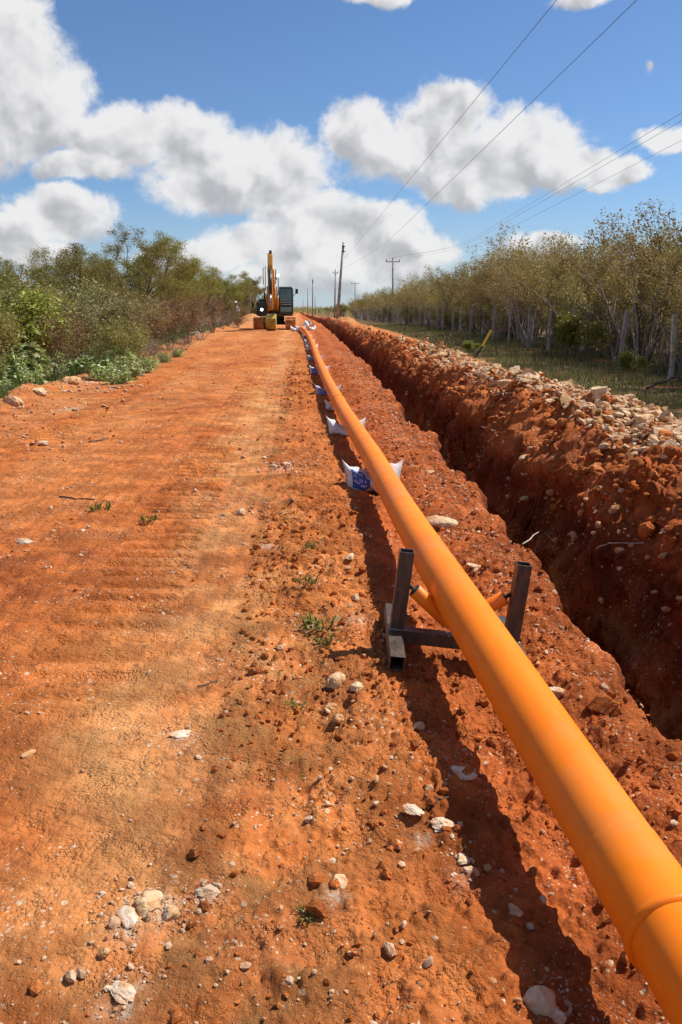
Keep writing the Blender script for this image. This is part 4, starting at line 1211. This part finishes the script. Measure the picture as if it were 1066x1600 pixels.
def put(protos_, i, used_, x, y_, s, rot, label, cat, group, sz=None):
    o = protos_[i] if i not in used_ else copy_tree(protos_[i])
    used_.add(i)
    o.location = (x, y_, float(height(np.array([x]), np.array([y_]), False)[0]) - .02)
    o.scale = (s, s, sz or s); o.rotation_euler = (0, 0, rot)
    return tag(o, label, cat, group)
rr = random.Random(5)
yv = 12.5
def crown_h(y_):   # tops step down with distance as in the photo
    return float(np.interp(y_, [12, 20, 26, 32, 36, 60, 95, 150], [3.95, 4.0, 3.95, 3.45, 4.15, 3.6, 3.3, 3.4]))
i = 0
while yv < 150:
    for row in range(3 if yv < 70 else 2):
        x = 9.7 + row * 1.4 + rr.uniform(-.3, .5); y_ = yv + rr.uniform(-.5, .5)
        k = rr.choices(range(5), (4, 4, 2, 4, 2))[0]
        h = crown_h(y_) * (1.06 * rr.uniform(.72, 1.04) + .18 * math.sin(y_ * .9)); base = (4.4, 4.0, 4.2, 3.9, 4.1)[k]
        where = 'behind the nearest fence posts' if y_ < 24 else ('behind the middle fence posts' if y_ < 45 else 'far along the fence')
        rowt = ('front row ', 'second row ', 'back row ')[row]
        put(RT, k, used_rt, x, y_, h / base, rr.uniform(0, 6.28), DESC[k] + ', ' + rowt + where, 'tree', 'trees behind the fence')
    yv += 1.25 if yv < 40 else (1.9 if yv < 80 else 3.2)
# left-hand side
LT = [make_tree('acacia_tree', 31, 4.8, 4, 5, 4, .75, .07, M_BARKD, M_LF_OLIVE, 20, .11, .050, .45, .5, minz=.45),
      make_tree('acacia_tree', 32, 4.4, 4, 5, 4, .80, .065, M_BARKD, M_LF_OLIVE, 20, .11, .050, .45, .5, minz=.42, leafmat2=M_LF_GREEN),
      make_tree('acacia_tree', 33, 4.2, 4, 6, 4, .70, .05, M_BARK, M_LF_GREEN, 14, .11, .050, .45, .6, minz=.35, leafmat2=M_LF_OLIVE)]
LB = [make_tree('bush', 41, 2.3, 2, 9, 3, .55, .022, M_BARK, M_LF_BROWN, 8, .13, .060, .5, minz=.05),
      make_tree('bush', 42, 2.1, 2, 9, 3, .60, .022, M_BARK, M_LF_DUST, 11, .12, .065, .5, minz=.05),
      make_tree('bush', 43, 2.4, 2, 9, 3, .50, .022, M_BARK, M_LF_DUST, 10, .12, .070, .5, minz=.08, leafmat2=M_LF_OLIVE),
      make_tree('bush', 44, 1.9, 2, 8, 3, .50, .018, M_BARK, M_LF_LIME, 9, .11, .085, .55, minz=.25),
      make_tree('bush', 45, 1.7, 2, 12, 3, .75, .016, M_BARKP, M_LF_BROWN, 2, .12, .045, .5, minz=.0)]
BH = (2.3, 2.1, 2.4, 1.9, 1.7)
used_lt, used_lb = set(), set()
LTREES = [  # px of crown centre, Y, top py, proto, label
    (165, 33, 368, 0, 'tall flat-topped acacia, the highest crown on the left'),
    (240, 38, 380, 1, 'wide acacia right of the highest one on the left'),
    (110, 40, 392, 2, 'acacia half hidden left of the highest crown'),
    (300, 47, 408, 0, 'acacia with thin crown, third from the highest towards the excavator'),
    (20, 44, 408, 2, 'green crown at the left edge behind the dusty bushes'),
    (205, 29, 425, 0, 'lower dark-branched acacia in front of the highest crowns'),
    (-40, 30, 415, 2, 'leafy tree just past the left edge of the photo'),
    (335, 60, 425, 1, 'acacia standing out over the verge, middle distance'),
    (355, 72, 430, 2, 'light green acacia before the gap near the excavator'),
    (378, 84, 432, 0, 'last tall acacia left of the excavator, thin open crown'),
    (390, 100, 440, 1, 'far acacia close to the excavator boom'),
    (270, 56, 420, 2, 'bushy acacia behind the thin-crowned one'),
]
for (px, Y_, ty, k, lb) in LTREES:
    p = at_depth(px, ty, Y_); g0 = float(height(np.array([p.x]), np.array([Y_]), False)[0])
    h = (p.z - g0) * 1.10; b0 = (4.8, 4.4, 4.2)[k]
    put(LT, k, used_lt, p.x, Y_, h / b0, rr.uniform(0, 6.28), lb, 'tree', 'acacias on the left')
k_ = 0
for Y_ in list(np.arange(106, 330, 11)):
    for side in (-1, 1):
        x = -7.5 - rr.uniform(0, 5) if side < 0 else 10 + rr.uniform(0, 6)
        if side > 0 and Y_ < 150: continue
        kk = rr.choice((0, 1, 2))
        put(LT, kk, used_lt, x, Y_ + rr.uniform(-4, 4), rr.uniform(.62, .85), rr.uniform(0, 6.28), 'far roadside tree near the vanishing point, ' + ('left of' if side < 0 else 'right of') + ' the road', 'tree', 'far trees ' + ('left of' if side < 0 else 'right of') + ' the road')
LBUSH = [  # px, Y, top py, proto, label
    (45, 21, 440, 2, 'big dusty olive bush above the weeds at the left edge'),
    (95, 24, 440, 1, 'dusty bush between the weeds and the acacias'),
    (15, 19, 455, 3, 'bright yellow-green shrub at the left edge of the photo'),
    (175, 23, 462, 1, 'rounded yellowish bush behind the low green weeds'),
    (195, 21, 500, 2, 'small dusty bush behind the low green weeds'),
    (130, 27, 465, 0, 'brown dry bush left of the rounded yellowish one'),
    (235, 28, 470, 0, 'reddish brown dry bush under the acacias'),
    (262, 32, 465, 0, 'dry bush with rusty leaves next to pale twigs'),
    (75, 19, 490, 0, 'dry bush right behind the tall weeds'),
    (290, 36, 455, 0, 'brown bush at the turn of the verge'),
    (310, 40, 470, 4, 'leafless grey brush at the edge of the verge, nearer one'),
    (215, 24, 520, 4, 'low leafless brush below the reddish bush'),
    (330, 48, 462, 0, 'brown bush behind the white domed stone'),
    (366, 61, 492, 4, 'leafless brush right in front of the person in white'),
    (372, 60, 494, 0, 'low brown bush hiding the legs of the person in white'),
    (345, 56, 475, 4, 'leafless grey brush near the person in white'),
    (355, 62, 468, 2, 'olive bush left of the person in white'),
    (250, 26, 525, 4, 'low heap of dead branches beside the road'),
    (285, 32, 520, 4, 'tangle of pale dead branches left of the domed stone'),
    (380, 74, 478, 0, 'dry bush right of the person in white'),
    (400, 96, 470, 2, 'far bush just left of the excavator'),
    (350, 80, 460, 2, 'green bush rising behind the grey brush'),
    (0, 24, 445, 1, 'grey-green bush cut by the left edge of the photo'),
    (-30, 17, 455, 2, 'bush beyond the left edge of the photo'),
]
for (px, Y_, ty, k, lb) in LBUSH:
    p = at_depth(px, ty, Y_); x = p.x; g0 = float(height(np.array([x]), np.array([Y_]), False)[0])
    h = max(.5, p.z - g0); s = h / BH[k]
    put(LB, k, used_lb, x, Y_, max(s, .75 if k == 4 else .6), rr.uniform(0, 6.28), lb, 'bush', 'bushes on the left verge', sz=s)
for j in range(46):   # second line of brush filling the thicket
    Y_ = rr.uniform(20, 95); x = -(7.4 + rr.uniform(0, 8) + .06 * Y_ * 0)
    if x > -8.3 and Y_ < 40: x -= 1.5
    k = rr.choices((0, 1, 2, 4), (5, 2, 3, 3))[0]
    put(LB, k, used_lb, x, Y_, rr.uniform(.75, 1.15), rr.uniform(0, 6.28), {0: 'brown dry bush inside the left thicket', 1: 'dusty yellowish bush inside the left thicket', 2: 'dusty olive bush inside the left thicket', 4: 'leafless grey brush inside the left thicket'}[k], 'bush', {0: 'brown bushes inside the left thicket', 1: 'yellowish bushes inside the left thicket', 2: 'olive bushes inside the left thicket', 4: 'leafless brush inside the left thicket'}[k])
# understorey on the right
RB = used_lb
for j in range(120):
    Y_ = 12 + 100 * rr.random() ** 1.3; x = rr.uniform(9.2, 12.5)
    k = rr.choices((0, 2, 4), (2, 3, 3))[0]
    put(LB, k, used_lb, x, Y_, rr.uniform(.5, .8), rr.uniform(0, 6.28), {0: 'brown undergrowth bush among the right-hand trunks', 2: 'olive undergrowth bush among the right-hand trunks', 4: 'leafless undergrowth brush among the right-hand trunks'}[k], 'bush', {0: 'brown undergrowth on the right', 2: 'olive undergrowth on the right', 4: 'leafless undergrowth on the right'}[k])
GB = make_tree('bush', 51, 1.3, 1, 7, 3, .35, .014, M_BARKD, M_LF_GREEN, 8, .08, .075, .6, minz=.1)
for n_, (px, Y_, ty, lb) in enumerate(((985, 20.3, 548, 'dark green creeper-like bush between the two nearest fence posts'), (900, 26, 490, 'small green bush by a dark stem behind the fence'), (735, 30, 532, 'bright green leafy plant on the bank next to the yellow stake'))):
    o = GB if n_ == 0 else copy_tree(GB)
    p = at_depth(px, ty, Y_); g0 = zat(p.x, Y_)
    s = max(.4, (p.z - g0)) / 1.3
    o.location = (p.x, Y_, g0 - .03); o.scale = (s * (1.5 if n_ == 2 else 1),) * 2 + (s,); tag(o, lb, 'bush', 'green bushes on the right')
# woods filling the distance
def mass(name, n, xr, yr, hr, mat, size, label):
    g = np.random.default_rng(len(name) + n)
    X_ = g.uniform(*xr, n); Y_ = yr[0] * (yr[1] / yr[0]) ** g.random(n)
    top = hr * (.75 + .5 * (vn(X_ * .25, Y_ * .12, 150) + .5) + .25 * vn(X_ * .9, Y_ * .4, 151))
    Z_ = height(X_, Y_, False) + top * g.random(n) ** .55
    me = leaves_mesh(np.stack([X_, Y_, Z_], 1), random.Random(3), size, mat, .6, 0.)
    link(name, me, label=label, cat='woods', kind='stuff')
mass('distant_woods', 60000, (-70, -10), (70, 420), 3.9, M_LF_OLIVE, .30, 'far scrub woodland spreading to the left horizon')
mass('distant_woods', 60000, (13.5, 80), (60, 420), 3.4, M_LF_OCHRE, .30, 'far dry woodland spreading to the right horizon')
mass('distant_woods', 26000, (-60, -12.5), (24, 72), 3.1, M_LF_BROWN, .15, 'brown scrub filling the depth of the left thicket')
mass('distant_woods', 26000, (13.0, 50), (10, 62), 3.1, M_LF_OCHRE, .15, 'dry scrub filling the depth behind the fence')
mass('distant_woods', 42000, (-160, 180), (420, 1100), 3.6, M_LF_OLIVE, .7, 'dark green woods on the horizon where the road vanishes')

# weeds along the left edge
def make_weed(seed, H, leaf, mat, n_st=9, per=16, asp=.42, base=.2, jit=.05):
    r = random.Random(seed); t = empty('weed', (0, 0, 0)); segs = []; pts = []
    for s in range(n_st):
        a = r.uniform(0, 6.28); d = Vector((math.cos(a) * r.uniform(.1, .7), math.sin(a) * r.uniform(.1, .7), 1)).normalized()
        p = Vector((math.cos(a) * r.uniform(0, base), math.sin(a) * r.uniform(0, base), -.03 if H > .2 else -.005)); h = H * r.uniform(.5, 1.)
        for i_ in range(6):
            q = p + d * h / 6; segs.append((p, q, (.008 - .001 * i_) * (1 if H > .2 else .25), (.007 - .001 * i_) * (1 if H > .2 else .25))); d = (d + Vector((r.gauss(0, .12), r.gauss(0, .12), 0))).normalized(); p = q
            for _ in range(max(1, int(per / 6 * (1 + i_ * .3)))): pts.append((p.x + r.gauss(0, jit), p.y + r.gauss(0, jit), p.z + r.gauss(0, jit)))
    link('stem', segs_mesh(segs, M_LF_GREEN, 4), t)
    link('foliage', leaves_mesh(np.array(pts), r, leaf, mat, asp, .15), t)
    return t
WD = [make_weed(61, 1.35, .15, M_LF_WEED, 14, 30), make_weed(62, .8, .12, M_LF_WEED, 12, 22), make_weed(63, .45, .10, M_LF_WEED, 14, 16)]
used_w = set(); wl = 0
WEEDS = [(30, 18.0, 0, 1.0, 'tallest leafy weed clump at the left edge of the photo'), (62, 17.6, 0, .95, 'tall weed clump right of the tallest one'), (95, 17.8, 0, .72, 'weed clump above the road-edge boulders'), (8, 16.6, 1, 1.1, 'broad weed clump at the very left edge'),
         (50, 16.8, 1, 1., 'weeds behind the cream boulder'), (80, 16.9, 1, .8, 'weeds behind the reddish boulder'), (20, 15.2, 2, 1.1, 'low weeds beside the pale boulder'), (192, 20.5, 1, .95, 'separate upright weed with dark green leaves'), (172, 21.0, 2, 1., 'low weeds left of the separate upright weed'),
         (150, 20.2, 2, 1.1, 'low weed patch between tall weeds and upright weed'), (215, 21.5, 2, .9, 'low weeds right of the upright weed'), (240, 23.5, 2, .9, 'low weeds farther along the verge'), (262, 25.5, 2, .8, 'small weeds near the dead branches'), (283, 28, 2, .8, 'last low weeds before the road widens'), (120, 19.5, 1, .9, 'weeds behind the slanting slab'), (160, 19.2, 2, 1.0, 'low weeds reaching the road edge right of the slanting slab'), (205, 19.6, 1, .8, 'bright weed clump at the road edge below the dusty bushes'), (228, 21.6, 2, 1.1, 'low spreading weeds at the road edge'), (185, 18.6, 2, .9, 'lowest weeds at the road edge nearest the camera on the left')]
for (px, Y_, k, s, lb) in WEEDS:
    p = at_depth(px, 560, Y_); sh_x = .75 if px < 125 else .1; put(WD, k, used_w, p.x - sh_x, Y_ + sh_x, s, rr.uniform(0, 6.28), lb, 'weed', 'green weeds on the left verge')
for j in range(60):
    Y_ = rr.uniform(13, 34); x = (-6.25 if Y_ < 19 else -5.75) - rr.random() ** 1.5 * 2.2
    put(WD, 2, used_w, x, Y_, rr.uniform(.5, .95), rr.uniform(0, 6.28), 'low green weed among the verge grass left of the road', 'weed', 'low weeds in the left verge')
# sprouts on the road
SP = make_weed(71, .045, .014, M_LF_SPROUT, 14, 6, .5, .06, .012)
for n_, (px, py, s, lb) in enumerate([(500, 985, 1.5, 'largest green sprout on the road left of the roller stand'), (512, 1005, 1., 'sprout just below the largest one by the stand'), (478, 1432, .55, 'tiny green seedling low on the road between pebbles'), (480, 912, 1., 'sprout on the road above the stand'), (155, 798, 1.6, 'lone green sprout on the left of the road'), (485, 858, .9, 'small sprout beside the sandy patch'), (462, 1110, .7, 'sprout on the churned strip'), (235, 815, 1.2, 'sprout right of the lone sprout on the left')]):
    gx, gy = G0(px, py); o = SP if n_ == 0 else copy_tree(SP)
    o.location = (gx, gy, zat(gx, gy)); o.scale = (s, s, s * .8); o.rotation_euler = (0, 0, n_); o.name = 'sprout' if n_ == 0 else o.name.replace('weed', 'sprout'); tag(o, lb, 'sprout', 'green sprouts on the road')

# grass
def grass(name, xs, ys_, hmin, hmax, mat, label, w=.007):
    n = len(xs); g = np.random.default_rng(n)
    z = height(xs, ys_, True); h = g.uniform(hmin, hmax, n); a = g.uniform(0, 6.28, n); l = g.normal(0, .35, (n, 2)) * h[:, None]
    ww = w * (1 + .05 * ys_)
    b0 = np.stack([xs - np.cos(a) * ww, ys_ - np.sin(a) * ww, z - .02], 1); b1 = np.stack([xs + np.cos(a) * ww, ys_ + np.sin(a) * ww, z - .02], 1)
    tp = np.stack([xs + l[:, 0], ys_ + l[:, 1], z + h], 1)
    Vg = np.stack([b0, b1, tp], 1).reshape(-1, 3)
    link(name, make_mesh(name, Vg, np.arange(n * 3).reshape(n, 3), mat), label=label, cat='grass', kind='stuff')
def gfield(n, xa, xb, ya, yb, thr, seed):
    X_ = rng.uniform(xa, xb, n); Y_ = ya * (yb / ya) ** rng.random(n)
    k = fbm(X_, Y_, .9, 3, seed) > thr; return X_[k], Y_[k]
x_, y_ = gfield(60000, 5.6, 13, 8, 70, -.12, 160); grass('grass', x_, y_, .05, .22, M_GRASS, 'dry mixed grass between the stone heap and the fence')
x_, y_ = gfield(12000, 5.6, 10, 8, 70, .12, 161); grass('grass', x_, y_, .05, .18, M_GRASSG, 'green grass patches between the stone heap and the fence')
x_, y_ = gfield(70000, -9.5, -5.35, 13, 60, -.12, 162); grass('grass', x_, y_, .05, .22, M_GRASSG, 'green grass on the left verge')
x_, y_ = gfield(30000, -14, -5.9, 10, 90, -.05, 163); grass('grass', x_, y_, .06, .25, M_GRASS, 'dry grass on the left verge')

# ------------------------------------------------------------------ twigs, roots
def twig(name, pts, r, mat, label, cat='stick', group=None):
    pts = [Vector(p) for p in pts]; base = pts[0].copy()
    fine_ = []
    for i_ in range(len(pts) - 1):
        for s in range(4):
            q = pts[i_].lerp(pts[i_ + 1], s / 4); fine_.append(q - base + Vector((random.gauss(0, r * .7), random.gauss(0, r * .7), random.gauss(0, r * .4))))
    fine_.append(pts[-1] - base)
    mb = MB(); mb.tube(fine_, [r * (1 - .5 * k / len(fine_)) for k in range(len(fine_))], 6)
    o = mb.build(name, mat, smooth=True, label=label, cat=cat, group=group); o.location = base
def gpts(pxs, lift=.01):
    res = []
    for px, py in pxs:
        gx, gy = G0(px, py); res.append((gx, gy, zat(gx, gy) + lift))
    return res
twig('root', gpts([(818, 857), (845, 860), (868, 861)], .03), .006, M_TWIG, 'long pale root sticking out over the trench edge above the stand')
twig('root', gpts([(930, 865), (950, 855), (1004, 858)], .03), .006, M_TWIG, 'thin bent root on the shaded trench wall')
twig('root', gpts([(910, 983), (925, 985), (942, 987)], .03), .010, M_TWIG, 'thick pale root end at the trench lip right of the stand')
twig('root', gpts([(714, 661), (730, 664), (744, 666)], .03), .008, M_TWIG, 'short pale root near the top of the red bank, upper one')
twig('root', gpts([(750, 681), (765, 678), (775, 679)], .03), .009, M_TWIG, 'short pale root on the red bank, just below and right of the other')
twig('stick', gpts([(95, 778), (118, 781), (148, 782)], .01), .009, M_BARKD, 'dark dry stick lying on the left of the road')
twig('stick', gpts([(140, 694), (160, 690), (168, 686)], .02), .010, M_BARKD, 'dark curved stick lying on the road near the left verge')
twig('stick', gpts([(308, 1078), (325, 1072), (342, 1064)], .006), .004, M_BARKD, 'thin dark twig on the smooth part of the road')
twig('stick', gpts([(668, 1270), (685, 1262), (702, 1254)], .006), .0035, M_BARKD, 'thin twig between the white stones and the pipe shadow')
# yellow marker stake
sk = at_depth(745, 534, 27); sg_ = zat(sk.x, 27.)
stk = empty('marker_stake', (sk.x, 27, sg_), 'leaning stake with yellow top and black foot on the bank', 'stake')
tp = at_depth(768, 516, 27) - Vector((sk.x, 27, sg_))
mid = tp * .42
mb = MB(); mb.tube([(-.1, 0, -.1), mid], .035, 10); mb.build('lower_shaft', M_BLACK, stk, smooth=True)
mb = MB(); mb.tube([mid, tp], .045, 10); mb.build('painted_top', simple("yellow_marker_paint", (.80, .58, .02), .5, var=.1), stk, bevel=.004)
# fallen charred branch at the right
o_ = on_height(1055, 608, .1)
twig('fallen_branch', [(o_.x - .6, o_.y, .12), (o_.x - .1, o_.y, .30), (o_.x + .5, o_.y + .2, .55)], .035, M_BARKD, 'charred fallen branch at the foot of the nearest fence post')
twig('fallen_branch', [(o_.x + .05, o_.y, .25), (o_.x + .08, o_.y, .7), (o_.x + .0, o_.y + .1, 1.0)], .03, M_BARKD, 'dark broken stump standing right of the nearest fence post')
b0 = on_height(870, 575, .1); b1 = on_height(925, 583, .08)
twig('fallen_branch', [b0, b0.lerp(b1, .5) + Vector((0, 0, .05)), b1], .03, M_TWIG, 'pale fallen branch lying in the grass before the fence')

# ------------------------------------------------------------------ person far off
M_SKIN = simple("skin", (.22, .11, .07), .6, var=.1)
M_SHIRT = simple("pale_lilac_shirt", (.58, .54, .60), .8, var=.1)
M_CAP = simple("white_cap", (.8, .8, .78), .7, var=.05)
M_TROU = simple("grey_trousers", (.16, .16, .18), .8, var=.2)
def skin_mesh(name, joints, edges, mat, parent=None, sub=2, root=0, **kw):
    me = bpy.data.meshes.new(name); me.from_pydata([j[0] for j in joints], edges, []); me.update()
    o = bpy.data.objects.new(name, me); COL.objects.link(o)
    sk_ = o.modifiers.new('skin', 'SKIN'); sk_.use_smooth_shade = True
    for i_, j in enumerate(joints):
        me.skin_vertices[0].data[i_].radius = (j[1], j[1] * (j[2] if len(j) > 2 else 1)); me.skin_vertices[0].data[i_].use_root = (i_ == root)
    sb = o.modifiers.new('sub', 'SUBSURF'); sb.levels = sub; sb.render_levels = sub
    dg = bpy.context.evaluated_depsgraph_get(); ev = bpy.data.meshes.new_from_object(o.evaluated_get(dg))
    bpy.data.objects.remove(o); ev.materials.clear(); ev.materials.append(mat)
    for p in ev.polygons: p.use_smooth = True
    return link(name, ev, parent, **kw)
PYD = 66.
pp_ = at_depth(369, 500, PYD)
pg = float(height(np.array([pp_.x]), np.array([PYD]), False)[0])
per = empty('person', (pp_.x, PYD, pg - .02), 'person in white cap and pale shirt standing half hidden behind the left brush', 'person', rot=(0, 0, .4))
J = [((0, 0, .92), .12, .8), ((0, .01, 1.12), .13, .75), ((0, .01, 1.34), .14, .7), ((0, 0, 1.47), .055), ((0, -.01, 1.60), .085, 1.1), ((0, -.01, 1.70), .075, 1.1),
     ((.17, 0, 1.38), .05), ((.24, -.02, 1.12), .04), ((.20, -.20, .98), .03), ((.19, -.27, .95), .022),
     ((-.17, 0, 1.38), .05), ((-.24, -.02, 1.12), .04), ((-.20, -.18, .96), .03), ((-.19, -.25, .92), .022),
     ((.10, 0, .84), .085), ((.11, -.01, .48), .06), ((.11, .02, .08), .042), ((.11, -.12, .04), .035),
     ((-.10, 0, .84), .085), ((-.11, -.01, .48), .06), ((-.11, .02, .08), .042), ((-.11, -.12, .04), .035)]
E = [(0, 1), (1, 2), (2, 3), (3, 4), (4, 5), (2, 6), (6, 7), (7, 8), (8, 9), (2, 10), (10, 11), (11, 12), (12, 13), (0, 14), (14, 15), (15, 16), (16, 17), (0, 18), (18, 19), (19, 20), (20, 21)]
skin_mesh('body', J, E, M_SKIN, per)
sh_ = [((0, 0, .90), .145, .85), ((0, .01, 1.12), .15, .8), ((0, .01, 1.36), .155, .75), ((.18, 0, 1.39), .068), ((.245, -.02, 1.14), .055), ((.22, -.12, 1.04), .045), ((-.18, 0, 1.39), .068), ((-.245, -.02, 1.14), .055), ((-.22, -.12, 1.03), .045)]
skin_mesh('shirt', sh_, [(0, 1), (1, 2), (2, 3), (3, 4), (4, 5), (2, 6), (6, 7), (7, 8)], M_SHIRT, per)
skin_mesh('trousers', [((0, 0, .9), .13, .85), ((.10, 0, .82), .10), ((.11, -.01, .48), .078), ((.11, .02, .13), .062), ((-.10, 0, .82), .10), ((-.11, -.01, .48), .078), ((-.11, .02, .13), .062)], [(0, 1), (1, 2), (2, 3), (0, 4), (4, 5), (5, 6)], M_TROU, per)
mb = MB(); mb.tube([(0, -.01, 1.66), (0, -.01, 1.73), (0, -.01, 1.79), (0, -.01, 1.81)], [.108, .106, .07, .02], 20); mb.tube([(0, -.06, 1.665), (0, -.06, 1.675)], [.13, .13], 20)
mb.build('cap', M_CAP, per, smooth=True)
